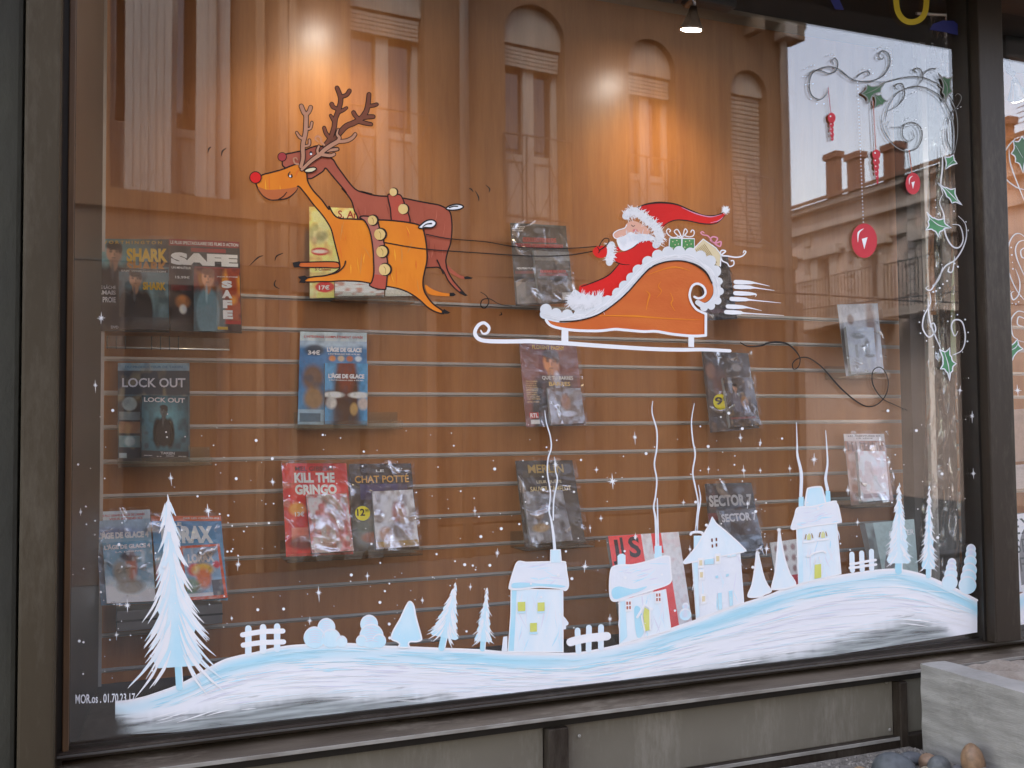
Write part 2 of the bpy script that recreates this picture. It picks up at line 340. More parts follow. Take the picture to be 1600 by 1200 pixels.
b.build('side_wall', M_GREY, None, kind='structure')
MB().box(XB0-.004, XB0+.008, DEP-.03, DEP-.012, ZF, zc).build('side_wall_trim', M_ALU, None, kind='structure')
# post and grey back panel at the right end of the boards
MB().box(at(1424, 600, .66).x, at(1441, 600, .66).x, .66, .72, ZF, zc).build('corner_post', M_GREY, None, bevel=.003, kind='structure')
MB().box(at(1449, 600, .64).x, at(1458, 600, .64).x, .63, .65, ZF, zc).build('corner_post', M_ALU, None, bevel=.003, kind='structure')

# ------------------------------------------------------------------ lamps on their track
M_CHROME = pm('chromed lamp metal', (.55, .55, .55), rough=.22, metal=1)
M_LAMPG = pm('grey track adapter', (.09, .095, .095), rough=.5)
def lamp(L, target, label, power, visible=True):
    L = Vector(L); d = (Vector(target)-L).normalized()
    q = d.to_track_quat('Z', 'Y').to_matrix().to_4x4(); M = Matrix.Translation(L) @ q
    t = thing('spotlight', label, 'spotlight', 'halogen spotlights on the ceiling track'); t.location = (0, 0, 0)
    MB().lathe([(.012, -.075), (.016, -.055), (.030, -.022), (.039, -.006), (.0395, 0), (.037, .001)], M, 24).build('reflector', M_CHROME, t, smooth=True)
    MB().lathe([(.0, .0021), (.035, .002), (.035, .003), (.0, .0031)], M, 24, cap=False).build('bulb_face', emit('glowing halogen face', (1, .93, .82), 16), t)
    e = L - d*.075; top = Vector((L.x+.012, L.y+.06, ZTOP-.07))
    MB().tube([e, e-d*.03, Vector((e.x*.5+top.x*.5, e.y*.4+top.y*.6, e.z*.5+top.z*.5)), top], [.011, .011, .012, .012], 10).build('stem', M_CHROME, t, smooth=True)
    b = MB(); b.box(top.x-.03, top.x+.20, top.y-.03, top.y+.03, top.z, ZTOP+.018); b.build('track_adapter', M_LAMPG, t, bevel=.012)
    l = bpy.data.lights.new('halogen', 'SPOT'); l.energy = power; l.color = (1, .78, .43); l.spot_size = R(112); l.spot_blend = 1; l.shadow_soft_size = .06
    o = bpy.data.objects.new('halogen', l); COL.objects.link(o); o.location = L+d*.012; o.rotation_euler = d.to_track_quat('-Z', 'Y').to_euler()
    return t
YLMP = .45
LP = 3.5
lamp(at(1080, 46, YLMP), at(1028, 600, DEP), 'lit chrome halogen spotlight hanging above the sleigh painting', LP)
lamp(at(556, -60, YLMP), at(478, 640, DEP), 'halogen spotlight above the reindeer painting, its glow on the boards', LP*1.15)
lamp(at(1590, 152, YLMP), at(1640, 420, DEP), 'lit halogen spotlight seen through the next pane right of the mullion', LP*.35)
# ================================================================== the street behind the camera, seen mirrored in the glass
M_PLAST = pm('weathered beige plaster', (.155, .09, .05), (.118, .068, .038), 1.2, (1, 1, .6), rough=.9, bump=.2, bscale=25)
M_PLAST2 = pm('darker plaster', (.14, .095, .062), (.105, .072, .048), 1.2, (1, 1, .6), rough=.9, bump=.2, bscale=25)
M_PLAST4 = pm('strip plaster', (.22, .145, .09), (.18, .12, .075), 3, rough=.9)
M_PLAST3 = pm('grey brown plaster', (.52, .395, .33), (.43, .325, .27), 1.2, (1, 1, .6), rough=.9, bump=.2, bscale=25)
M_WHITEW = pm('faded white joinery', (.32, .29, .255), (.27, .245, .215), 6, (1, 1, .2), rough=.6)
M_SHUT = pm('pale grey shutter wood', (.27, .245, .22), (.23, .21, .19), 6, (4, 4, .3), rough=.7)
M_BLIND = pm('roller blind', (.29, .245, .20), (.25, .21, .17), 5, rough=.6)
M_PANE = pm('dark window pane', (.02, .02, .022), rough=.03, spec=.9)
M_IRON = pm('black iron', (.03, .028, .026), rough=.5)
M_PIPE = pm('zinc pipe', (.24, .20, .17), (.18, .15, .13), 6, rough=.5)
M_TRIM = pm('stone trim', (.42, .345, .29), (.35, .285, .24), 3, rough=.85, bump=.2, bscale=30)
M_TILE = pm('clay roof tile', (.21, .10, .06), (.13, .065, .04), 10, rough=.85, bump=.3)
M_BRICK = pm('chimney brick', (.20, .085, .05), (.13, .055, .035), 14, rough=.9, bump=.3)
FA = R(6.5); FU = Vector((math.cos(FA), math.sin(FA))); FN = Vector((math.sin(FA), -math.cos(FA))); FP0 = Vector((0, 8.0))
def mirr(px, py, P0, n):
    """where a pixel's ray lands on a virtual plane behind the glass -> virtual point"""
    d = ray(px, py); k = ((P0.x-CAMP.x)*n.x + (P0.y-CAMP.y)*n.y)/(d.x*n.x+d.y*n.y)
    return CAMP + d*k
def vf(px, py, o=0):
    p = mirr(px, py, FP0+FN*o, FN); q = Vector((p.x, p.y))-FP0
    return q.dot(FU), p.z
def floc(s, o, z):
    p = FP0+FU*s+FN*o; return (p.x, -p.y, z)
def openwall(name, s0, s1, z0, z1, holes, mat, parent, loc, depth=.28):
    """a wall face with arched holes and their reveals"""
    loops = [[(s0, z0), (s1, z0), (s1, z1), (s0, z1)]]
    for (a, c, zb, zt, arch) in holes:
        L = [(a, zb), (c, zb)]
        if arch > 0:
            n = 14
            for k in range(n+1):
                th = math.pi*k/n; L.append(((a+c)/2+(c-a)/2*math.cos(th), zt-arch+arch*math.sin(th)))
        else: L += [(c, zt), (a, zt)]
        loops.append(L)
    tris = tessellate_polygon([[Vector((x, y, 0)) for x, y in L] for L in loops])
    flat = [q for L in loops for q in L]; v = [loc(x, 0, y) for x, y in flat]; f = [tuple(t) for t in tris]
    for L in loops[1:]:
        bidx = len(v); n = len(L)
        v += [loc(x, 0, y) for x, y in L] + [loc(x, -depth, y) for x, y in L]
        f += [(bidx+k, bidx+(k+1) % n, bidx+n+(k+1) % n, bidx+n+k) for k in range(n)]
    return mesh(name, v, f, mat, parent)
bld = thing('house', 'beige plastered house across the street with arched upper windows, mirrored in the glass', 'house')
sL = vf(-500, 300)[0]; sR = vf(1236, 300)[0]; zE = vf(1238, 30)[1]; zFl = vf(835, 352)[1]
WN = []     # px left, px right, py top at centre, py bottom, arch, kind
spec = [(172, 362, -60, 318, 0, 'shutters'), (548, 664, -70, 352, 0, 'blind'), (790, 884, 7, 352, 1, 'blind'), (984, 1056, 62, 368, 1, 'blind'), (1144, 1200, 110, 372, 1, 'closed')]
holes = []
for (a, c, t, bt, ar, kd) in spec:
    sa = vf(a, 200)[0]; sc = vf(c, 200)[0]; zt = vf((a+c)/2, t)[1]; zb = zFl if kd != 'shutters' else vf((a+c)/2, bt)[1]
    hole = (sa, sc, zb, zt, (sc-sa)*.46 if ar else 0); holes.append(hole); WN.append((hole, kd))
ghol = [(s, s+1.5, .35, 2.9, 0) for s in (sL+1, sL+3.4, 1.2, 3.5, 5.6, 7.5)]
openwall('wall', sL, sR, 0, zE, holes+ghol, M_PLAST, bld, floc)
M_CLAD = pm('dark shop cladding', (.135, .085, .053), (.10, .064, .04), 2, (1, 1, .4), rough=.7)
openwall('shop_cladding', sL, sR, 0, zFl-.262, ghol, M_CLAD, bld, lambda x, o, z: floc(x, o+.055, z))
MB().box(sR-.02, sR, -7, -.001, 0, zE, floc).box(sL, sR, -.6, -.3, 0, zE, floc).build('wall_side', M_PLAST2, bld)
MB().box(sL, sR+.3, -.4, .36, zE-.02, zE+.16, floc).box(sL, sR+.18, -.3, .2, zE-.2, zE-.021, floc).build('cornice', M_PLAST2, bld)
b = MB()
for k in range(2): b.box(sR-.1-.75*k, sR+.04-.75*k, 0.002, .3, zE-.42, zE-.201, floc)
b.build('cornice_bracket', M_PLAST2, bld, kind='stuff')
MB().hexa([floc(sL, .3, zE+.161), floc(sR+.3, .3, zE+.161), floc(sR+.3, -6, zE+2.2), floc(sL, -6, zE+2.2), floc(sL, .3, zE+.22), floc(sR+.3, .3, zE+.22), floc(sR+.3, -6, zE+2.3), floc(sL, -6, zE+2.3)]).build('roof', M_TILE, bld)
MB().box(sL, sR, .002, .10, zFl-.26, zFl-.08, floc).build('string_course', M_PLAST, bld)
for (s, z) in [(vf(405, 100)[0], 0), (vf(441, 100)[0], 1), (vf(455, 100)[0], 1)]:
    MB().box(s-.04, s+.04, .002, .075, 0, zE-.43, floc).build('pilaster_strip', M_PLAST4, bld)
for px in (726, 1226):
    s = vf(px, 150, .1)[0]
    t = MB().tube([floc(s, .1, 0), floc(s, .1, zE-.45), floc(s, .22, zE-.22)], .055, 10).build('downpipe', M_PIPE, bld, smooth=True)
    MB().box(s-.14, s+.14, .06, .3, zE-.42, zE-.2, floc).build('hopper', M_PIPE, t, bevel=.02)
for (h, kd) in WN:
    sa, sc, zb, zt, ar = h; w = sc-sa; D = -.2
    b = MB(); fw = .07
    b.box(sa, sa+fw, D-.05, D, zb, zt, floc).box(sc-fw, sc, D-.05, D, zb, zt, floc).box(sa+fw, sc-fw, D-.05, D, zb, zb+.08, floc).box((sa+sc)/2-.075, (sa+sc)/2+.075, D-.05, D+.015, zb+.08, zt-.3, floc)
    z6 = zb+(zt-zb)*.30
    b.box(sa+fw, sc-fw, D-.045, D-.005, z6, z6+.09, floc)
    win = b.build('window', M_WHITEW, bld)
    MB().box(sa, sc, D-.07, D-.055, zb, zt, floc).build('pane', M_PANE, win)
    MB().box(sa+fw, (sa+sc)/2-.08, D-.05, D-.02, zb+.08, z6, floc).box((sa+sc)/2+.08, sc-fw, D-.05, D-.02, zb+.08, z6, floc).build('door_panel', M_SHUT, win)
    for k in (0, 1):
        x0 = sa+fw+.06+k*(w/2-.02); MB().box(x0, x0+w/2-.30 if w > .9 else x0+w/2-.25, D-.019, D-.008, zb+.16, z6-.08, floc).build('door_moulding', M_WHITEW, win)
    if kd in ('blind', 'closed'):
        zbx = zt-(ar if ar else .175*(zt-zb))
        if kd == 'blind':
            MB().box(sa, sc, D-.04, D+.10, zbx-.10, zt, floc).build('blind_box', M_BLIND, win)
            for k in range(5): MB().box(sa+.02, sc-.02, D+.03, D+.075, zbx-.13-.05*k-.04, zbx-.13-.05*k, floc).build('slat', M_BLIND, win)
        else:
            MB().box(sa, sc, D-.04, D+.10, zbx-.02, zt, floc).build('blind_box', M_BLIND, win)
            src = None
            for k in range(int((zbx-zb)/.062)):
                if src is None: o = src = MB().box(sa+.02, sc-.02, D+.02, D+.055, -.048, 0, floc).build('slat', M_BLIND, win)
                else: o = src.copy(); COL.objects.link(o)
                o.location = (0, 0, zbx-.03-.062*k)
    if kd == 'shutters':
        # two folded leaves opened against the wall, of upright planks with an espagnolette bar
        for (p0, p1, npl) in ((196, 269, 6), (307, 360, 3)):
            a = vf(p0, 200, .12)[0]; c = vf(p1, 200, .12)[0]
            sh = MB().box(a, c, .06, .085, zb+.04, zt-.07, floc).build('shutter', M_SHUT, bld)
            for k in range(npl):
                MB().box(a+(c-a)*k/npl+.003, a+(c-a)*(k+1)/npl-.003, .087, .098, zb+.02, zt-.05, floc).build('plank', M_SHUT, sh)
        s = vf(338, 200, .14)[0]; MB().tube([floc(s, .14, zb+.1), floc(s, .14, zt-.2)], .014, 6).build('espagnolette_bar', M_IRON, bld)
    else:
        r = MB(); zr0 = zb+.02; zr1 = z6+.25; g0 = sa-.06; g1 = sc+.06
        for z in (zr0+.05, zr1): r.box(g0, g1, .04, .06, z-.008, z+.008, floc)
        r.tube([floc(g0, .05, zr1), floc((g0+g1)/2, .05, zr0+.05), floc(g1, .05, zr1)], .007, 5).tube([floc(g0, .05, zr0+.05), floc((g0+g1)/2, .05, zr1), floc(g1, .05, zr0+.05)], .007, 5)
        for k in range(4): s = g0+(g1-g0)*k/3; r.box(s-.007, s+.007, .042, .058, zr0, zr1, floc)
        r.build('railing', M_IRON, bld)
for (s0, s1, z0, z1, _) in ghol:
    MB().box(s0, s1, -.25, -.2, z0, z1, floc).build('roller_shutter', M_PLAST2, bld)
    MB().box(s0-.12, s1+.12, .057, .09, z1, z1+.25, floc).box(s0-.12, s0-.002, .057, .09, .0, z1-.002, floc).box(s1+.002, s1+.12, .057, .09, .0, z1-.002, floc).build('shop_surround', pm('painted shop timber', (.13, .085, .06), (.10, .065, .046), 4, rough=.6), bld)

# ---- second house, on the far side of a side street
X2 = 15.0
def v2(px, py):
    d = ray(px, py); p = CAMP+d*((X2-CAMP.x)/d.x); return p.y, p.z
def l2(s, o, z): return (X2-o, -s, z)
bl2 = thing('house', 'brown plastered house with three chimneys, mirrored right of the hanging red baubles', 'house')
y0 = 8.6; y1 = v2(1236, 300)[0]+3
zg = v2(1400, 292)[1]
hol = []
for (a, c, t, bt) in ((1282, 1301, 402, 505), (1352, 1379, 388, 492), (1452, 1480, 372, 478)):
    sa = v2(c, 450)[0]; sc = v2(a, 450)[0]; hol.append((sa, sc, v2((a+c)/2, bt)[1], v2((a+c)/2, t)[1], 0))
openwall('wall', y0, y1, 0, zg, hol, M_PLAST3, bl2, l2, depth=.2)
MB().box(y0, y0+.02, -7, -.001, 0, zg, l2).box(y0, y1, -.5, -.3, 0, zg, l2).build('wall_side', M_PLAST3, bl2)
MB().box(y0-.3, y1, -.2, .22, zg-.02, zg+.12, l2).build('gutter', M_TRIM, bl2)
MB().box(y0, y1, .003, .16, zg-.48, zg-.36, l2).box(y0, y1, .003, .10, zg-1.0, zg-.93, l2).build('cornice', M_TRIM, bl2)
MB().hexa([l2(y0-.3, .3, zg+.121), l2(y1, .3, zg+.121), l2(y1, -5, zg+1.9), l2(y0-.3, -5, zg+1.9), l2(y0-.3, .3, zg+.2), l2(y1, .3, zg+.2), l2(y1, -5, zg+2.0), l2(y0-.3, -5, zg+2.0)]).build('roof', M_TILE, bl2)
for (a, c, t) in ((1290, 1315, 237), (1323, 1352, 237), (1381, 1414, 222), (1562, 1586, 182)):
    def vo(px, py):
        d = ray(px, py); p = CAMP+d*((X2+.35-CAMP.x)/d.x); return p.y, p.z
    sc = vo(a, 260)[0]; sa = vo(a+.66*(c-a), 260)[0]; zt = vo((a+c)/2, t)[1]
    d = ray(c, 260); dep = max(.15, d.x*(sa-CAMP.y)/d.y-X2-.35)
    ch = MB().box(sa, sc, -.35-dep, -.35, zg-.2, zt-.14, l2).build('chimney', M_BRICK, bl2)
    MB().box(sa-.05, sc+.05, -.40-dep, -.30, zt-.139, zt, l2).build('chimney_cap', M_BRICK, ch)
for (sa, sc, zb, zt, _) in hol:
    w = MB().box(sa, sc, -.18, -.14, zb, zt, l2).build('window', M_WHITEW, bl2)
    MB().box(sa+.08, (sa+sc)/2-.05, -.139, -.13, zb+.4, zt-.1, l2).box((sa+sc)/2+.05, sc-.08, -.139, -.13, zb+.4, zt-.1, l2).build('pane', M_PANE, w)
    MB().box(sa-.22, sa-.003, .003, .09, zb-.1, zt, l2).box(sc+.003, sc+.22, .003, .09, zb-.1, zt, l2).box(sa-.35, sc+.35, .003, .2, zt+.02, zt+.22, l2).build('surround', M_TRIM, bl2)
    bal = MB().box(sa-.5, sc+.5, .003, .7, zb-.18, zb-.02, l2).build('balcony', M_TRIM, bl2)
    r = MB(); r.box(sa-.48, sc+.48, .662, .688, zb+.86, zb+.885, l2)
    n = 14
    for k in range(n+1): s = sa-.47+(sc-sa+.94)*k/n; r.box(s-.007, s+.007, .668, .682, zb-.02, zb+.86, l2)
    r.build('railing', M_IRON, bal)
    for k in range(7): MB().box(sc+.30, sc+.30+(.30 if k % 2 else .2), .004, .035, zb+.02+.3*k, zb+.28+.3*k, l2).build('quoin', M_TRIM, bl2)
# aerial, cables
t = thing('aerial', 'thin roof aerial beside the mirrored chimney in the right pane', 'aerial')
s, z = v2(1569, 165); MB().tube([l2(s, -.6, z-1.3), l2(s, -.6, z+.25)], .018, 6).build('mast', M_IRON, t)
r = MB()
for k in range(5): r.tube([l2(s-.25, -.6, z+.2-.1*k), l2(s+.25, -.6, z+.2-.1*k)], .009, 5)
r.build('rod', M_IRON, t)
def vyp(px, py, y):
    d = ray(px, py); p = CAMP+d*((y-CAMP.y)/d.y); return (p.x, -p.y, p.z)
def cable(label, pts, y):
    P = [vyp(px, py, y) for px, py in pts]
    MB().tube(P, .009, 6).build('overhead_cable', M_IRON, None, label=label, category='cable', group='cables over the street')
cable('long thin cable mirrored across the glass behind the reindeer legs and sleigh', [(-100, 396), (375, 415), (668, 427), (760, 432), (895, 438), (1200, 456), (1420, 470), (1700, 480)], 5)
cable('short thin cable rising to the right across the mirrored balconies', [(1240, 486), (1370, 470), (1500, 455), (1700, 430)], 7)
# street floor
b = MB(); b.quad((-400, -400, -.004), (400, -400, -.004), (400, 400, -.004), (-400, 400, -.004))
b.build('ground', pm('grey asphalt', (.055, .054, .052), (.07, .068, .065), 4, rough=.9, bump=.3, bscale=60), None, fix=False, kind='structure')
b = MB(); b.box(-7, 9, -1.6, -.5, -.002, .12); b.build('pavement', pm('pavement concrete', (.26, .25, .235), (.2, .19, .18), 3, rough=.9, bump=.3, bscale=60), None, bevel=.01, kind='structure')
# ================================================================== paintings on the outside of the glass
def paintmat(name, c1, c2=None, scale=7, stretch=(1, 1, 1), rough=.55, lo=.3, hi=.7):
    return pm('paint '+name, c1, c2 or c1, scale, stretch, rough=rough, bump=.08, bscale=90, spec=.3, lo=lo, hi=hi)
WHITE = paintmat('white', (.80, .815, .84), (.73, .77, .83), 12)
PURE = paintmat('thick white', (.84, .84, .85))
CYAN = paintmat('pale cyan', (.34, .68, .82), (.55, .78, .86), 9)
ICE = paintmat('icy blue', (.46, .75, .87), (.74, .84, .88), 10, (1, 1, .5))
SNOWB = paintmat('bluish white', (.64, .79, .87), (.82, .85, .87), 12, (1, 1, .5))
BLACK = paintmat('black', (.008, .006, .006), (.014, .011, .010), 9)
BROWNL = paintmat('dark brown line', (.022, .008, .005))
ORANGE = paintmat('orange', (.70, .185, .012), (.79, .25, .014), 11, (1, 1, .5), lo=.3, hi=.7)
ORANGE2 = paintmat('burnt orange', (.58, .115, .02), (.65, .16, .03), 6, (1, 1, 2.5))
BROWN = paintmat('red brown', (.34, .072, .036), (.43, .105, .056), 6, (1, 1, .7))
ANTL = paintmat('dark antler brown', (.16, .05, .025), (.22, .068, .032), 9)
TAN = paintmat('tan', (.46, .215, .115), (.52, .26, .16), 9)
RED = paintmat('bright red', (.74, .014, .009), (.62, .011, .008), 6)
REDC = paintmat('coral red', (.50, .07, .035), (.42, .085, .05), 8)
PINKR = paintmat('dusty pink', (.42, .13, .085), (.47, .17, .12), 8)
BELL = paintmat('pale yellow', (.68, .44, .13), (.78, .57, .24), 14)
SKIN = paintmat('rosy skin', (.72, .38, .27), (.78, .45, .33), 9)
CHEEK = paintmat('cheek pink', (.70, .22, .20))
LGREY = paintmat('light grey', (.66, .68, .69), (.78, .79, .80), 9)
PINK = paintmat('pink', (.75, .30, .42))
GREEN = paintmat('green', (.06, .22, .06), (.10, .30, .09), 9)
HOLLY = paintmat('holly green', (.055, .22, .09), (.13, .36, .17), 16)
HOLLYD = paintmat('shaded holly green', (.05, .14, .07), (.085, .20, .10), 16)
CREAM = paintmat('cream', (.72, .60, .34), (.78, .67, .44), 9)
GOLD = paintmat('golden brown', (.33, .20, .06))
YELG = paintmat('yellow green', (.60, .62, .12), (.70, .70, .22), 12)
BAUB = paintmat('bauble red', (.60, .035, .05), (.50, .025, .04), 8)
BAUBD = paintmat('dark bauble red', (.33, .03, .03), (.42, .05, .05), 8)
GREYL = paintmat('thin grey line', (.27, .275, .265))
VYEL = paintmat('vinyl yellow', (.55, .42, .03)); VBLU = paintmat('vinyl blue', (.018, .025, .16))
_ly = [0]
def gp(p, l): return at(p[0], p[1], -.0016-.00035*l)
def cr(pts, closed=False, n=6):
    """smooth curve through the given points"""
    P = [np.array(p, float) for p in pts]; m = len(P); out = []
    rng = range(m if closed else m-1)
    for i in rng:
        if closed: a, b, c, d = P[i-1], P[i], P[(i+1) % m], P[(i+2) % m]
        else: a, b, c, d = P[max(i-1, 0)], P[i], P[i+1], P[min(i+2, m-1)]
        for k in range(n):
            t = k/n; out.append(.5*((2*b)+(c-a)*t+(2*a-5*b+4*c-d)*t*t+(3*b-a-3*c+d)*t**3))
    if not closed: out.append(P[-1])
    return out
def fill_geo(pts, l, smooth=True, n=5):
    P = cr(pts, True, n) if smooth else [np.array(p, float) for p in pts]
    t = tessellate_polygon([[Vector((p[0], p[1], 0)) for p in P]])
    return [gp(p, l) for p in P], [tuple(q) for q in t]
def fill(name, pts, mat, parent, l=1, smooth=True, **k):
    v, f = fill_geo(pts, l, smooth); return mesh(name, v, f, mat, parent, **k)
def rib(pts, w, l, smooth=True, closed=False, n=6):
    """brush stroke: ribbon of varying width"""
    m0 = len(pts); P = cr(pts, closed, n) if smooth and m0 > 2 else [np.array(p, float) for p in pts]
    if closed: P = P+[P[0]]
    m = len(P); v = []; f = []
    ws = [w]*m if not isinstance(w, (list, tuple)) else list(np.interp(np.linspace(0, 1, m), np.linspace(0, 1, len(w)), w))
    for i, p in enumerate(P):
        if closed and i in (0, m-1): d = P[1]-P[m-2]
        else: d = P[min(i+1, m-1)]-P[max(i-1, 0)]
        L = np.hypot(*d) or 1; nn = np.array((-d[1], d[0]))/L*ws[i]/2
        v += [gp(p+nn, l), gp(p-nn, l)]
    f = [(2*i, 2*i+1, 2*i+3, 2*i+2) for i in range(m-1)]
    # rounded ends
    if not closed:
        for (i, q, s) in ((0, P[0]-P[1], 1), (m-1, P[-1]-P[-2], -1)):
            if ws[i] < 1.2: continue
            L = np.hypot(*q) or 1; q = q/L; c0 = len(v); v.append(gp(P[i], l)); ang = math.atan2(q[1], q[0]); K = 7
            for k in range(K): a = ang-math.pi/2+math.pi*k/(K-1); v.append(gp(P[i]+np.array((math.cos(a), math.sin(a)))*ws[i]/2, l))
            f += [(c0, c0+1+k, c0+2+k) for k in range(K-1)]
    return v, f
def join(name, geos, mat, parent, **k):
    v = []; f = []
    for (a, b) in geos: o = len(v); v += a; f += [tuple(i+o for i in q) for q in b]
    return mesh(name, v, f, mat, parent, **k)
def stroke(name, pts, w, mat, parent, l=3, **k): return join(name, [rib(pts, w, l, **k)], mat, parent)
def disc(c, r, l, ry=None, n=22): 
    ry = ry or r; return [gp((c[0]+r*math.cos(2*math.pi*k/n), c[1]+ry*math.sin(2*math.pi*k/n)), l) for k in range(n)], [tuple(range(n))]
def outlined(name, pts, mat, parent, l=1, w=2, line=BROWNL, smooth=True, **k):
    """painted shape with a contour line of its own"""
    o = fill(name, pts, mat, parent, l, smooth)
    P = pts if smooth else pts
    join('contour', [rib(pts if smooth else list(pts)+[pts[0]], w, l+1, smooth, smooth)], line, o)
    return o
def F(ox, oy, s, *xy):
    """pixels of an enlargement of the photograph -> photograph pixels"""
    return [(ox+xy[i]/s, oy+xy[i+1]/s) for i in range(0, len(xy), 2)]
A = lambda *q: F(380, 120, 5.4545, *q)
B_ = lambda *q: F(440, 280, 5, *q)
D = lambda *q: F(800, 300, 4, *q)
def bushy(pts_axis, w, nst, L, l, wid=(2.0, .4), spread=1.0, seed=1, inward=0):
    """fur: short tapered strokes across an axis curve"""
    rg = random.Random(seed); P = cr(pts_axis, False, 10); out = []
    for k in range(nst):
        i = rg.randrange(len(P)-1); p = P[i]; d = P[i+1]-P[i]; a = math.atan2(d[1], d[0])
        n = np.array((-math.sin(a), math.cos(a))); q = p+n*(rg.random()-.5)*w
        s = -1 if rg.random() < .5 else 1
        a2 = a+s*math.pi/2+rg.gauss(0, .5)*spread; e = q+np.array((math.cos(a2), math.sin(a2)))*L*(.6+.7*rg.random())
        out.append(rib([q, e], [wid[0]*(.6+.6*rg.random()), wid[1]], l+.01*k, smooth=False))
    return out

# ---- reindeer
def antler(paths, w, mat, parent, l, name='antler'):
    outl = [rib(p, [x+2.6 for x in ww] if isinstance(ww, list) else ww+2.6, l+.06*i) for i, (p, ww) in enumerate(paths)]
    ins = [rib(p, ww, l+1+.06*i) for i, (p, ww) in enumerate(paths)]
    o = join(name, ins, mat, parent); join('contour', outl, BROWNL, o)
    return o
rd2 = thing('painted_reindeer', 'painted red-brown reindeer, the farther one, behind the orange one', 'window painting', 'reindeer painted on the glass')
body2 = A(350,668,430,645,520,625,580,602,640,588,690,605,740,680,770,710,800,760,850,830,910,910,960,960,1020,985,1100,1000)+B_(620,95,690,118,760,130,830,134,960,150,1060,170,1150,187,1230,202,1285,228,1318,262,1330,340,1330,420,1320,500,1300,560,1285,620,1285,660,1300,720,1340,790,1390,850,1425,892,1400,890,1350,850,1300,790,1265,720,1225,690,1150,690,900,690,650,500,590,290,570,250,550,180,520,130,470,70)+A(880,990,850,950,790,880,740,820,702,778,680,805,620,845,560,868,450,830,350,770,333,730)
fill('hind_leg', B_(1288,665,1340,712,1390,748,1440,765,1430,780,1380,768,1320,732,1292,705), BROWN, rd2, 1)
outlined('body', body2, BROWN, rd2, 2, 2.2)
antler([(A(700,590,745,520,775,430,785,360,810,290,830,210,825,160,800,95), [7, 6, 6, 6, 6, 5]), (A(835,170,880,155,905,120), [4.5, 5]), (A(805,275,768,258,755,235), [4, 5.5]), (A(812,300,855,282,880,265), [5, 3]), (A(775,375,745,330), [5, 3]), (A(735,520,705,480,690,435), [5, 4])], 6, ANTL, rd2, 4)
antler([(A(690,640,760,555,830,470,880,420,950,390,1010,350,1050,290,1065,220,1072,150), [5, 7, 7, 7, 7, 6, 5]), (A(1065,250,1105,245,1138,235), [5, 4]), (A(985,365,955,330,940,305), [5, 5]), (A(1005,352,1060,342,1108,340), [6, 5]), (A(990,380,1040,395,1090,405), [6, 4])], 6, ANTL, rd2, 4)
outlined('tail', B_(1285,226,1320,205,1370,195,1412,205,1418,220,1390,235,1340,242,1300,238), PURE, rd2, 5, 2.2, BLACK)
stroke('tail_line', B_(1310,222,1345,211,1375,212), 1.8, BLACK, rd2, 7)
outlined('collar', B_(830,132,850,116,920,120,945,150,960,190,985,250,997,345,872,342,850,230), REDC, rd2, 5, 2)
for c, r in (((615, 300), 6.4), ((630.4, 326.5), 8.2)):
    o = join('bell', [disc(c, r, 7.2)], BELL, rd2); join('contour', [rib([(c[0]+r*math.cos(a), c[1]+r*math.sin(a)) for a in np.linspace(-1.9, 1.6, 9)], [.8, 2.6, .8], 8.2)], BROWNL, o)
o = join('nose', [disc(A(332,682)[0], 6.2, 5)], BAUBD, rd2); join('contour', [disc(A(332,682)[0], 7.4, 4.6)], BROWNL, o)
o = join('eye', [disc(A(578,658)[0], 1.7, 5)], PURE, rd2); join('pupil', [disc(A(577,651)[0], 2.3, 4.6, 3.2)], BLACK, o)
stroke('leg_line', B_(1215,632,1238,682,1262,738), 2.2, BROWNL, rd2, 5)
for q in (B_(1425,762,1450,758,1495,770,1480,780,1430,781), B_(1395,872,1425,885,1455,908,1435,914,1395,895)): fill('hoof', q, BLACK, rd2, 5, smooth=False)

rd1 = thing('painted_reindeer', 'painted bright orange reindeer with a row of four bells on its collar, in front', 'window painting', 'reindeer painted on the glass')
body1 = A(160,838,240,815,330,790,400,762,455,745,490,752,515,778,540,820,548,880,570,930,610,985,670,1050,730,1130)+B_(370,210,400,265,430,295,470,308,530,310,610,314,700,318,770,318,850,322,950,332,1050,350,1085,368,1105,390,1125,470,1135,560,1135,640,1118,720,1105,790,1108,850,1130,905,1180,970,1240,1015,1270,1040,1255,1050,1200,1035,1140,1000,1080,945,1010,895,930,860,850,842,800,835,700,815,620,800,540,795,450,795,380,800,300,800,220,803,185,800,182,778,250,762,330,755,400,735,438,712,455,690,450,640,430,560,410,480,390,400,360,340,310,270,250,200,190,120,132,55)+A(455,965,420,1005,375,1035,320,1046,240,1050,190,1030,150,990,120,940,110,890)
fill('hind_leg', B_(1122,825,1180,860,1250,885,1320,895,1315,912,1250,912,1180,905,1138,884), ORANGE, rd1, 7)
outlined('fore_leg', B_(445,655,400,645,300,645,200,648,140,652,140,684,220,690,330,690,445,692), ORANGE2, rd1, 7, 2)
outlined('body', body1, ORANGE, rd1, 9, 2.3)
fill('muzzle', A(128,940,200,962,300,960,400,950,462,938,450,968,415,1003,370,1030,320,1040,240,1045,190,1025,152,988), paintmat('muzzle red', (.46, .115, .032), (.50, .14, .036), 7), rd1, 10.5)
for k, (q, c) in enumerate(((B_(460,330,580,330,600,420,520,500,470,420), 0), (B_(880,600,1000,520,1080,560,1060,700,940,760), 0), (B_(480,560,620,600,640,700,540,740,480,680), 0))): pass
stroke('mouth', A(370,985,340,1020,295,1048), 1.6, BROWNL, rd1, 12)
stroke('belly_line', B_(500,640,490,675,465,705,430,730,380,745), [2.2, 2.2, 1.2], BROWNL, rd1, 12)
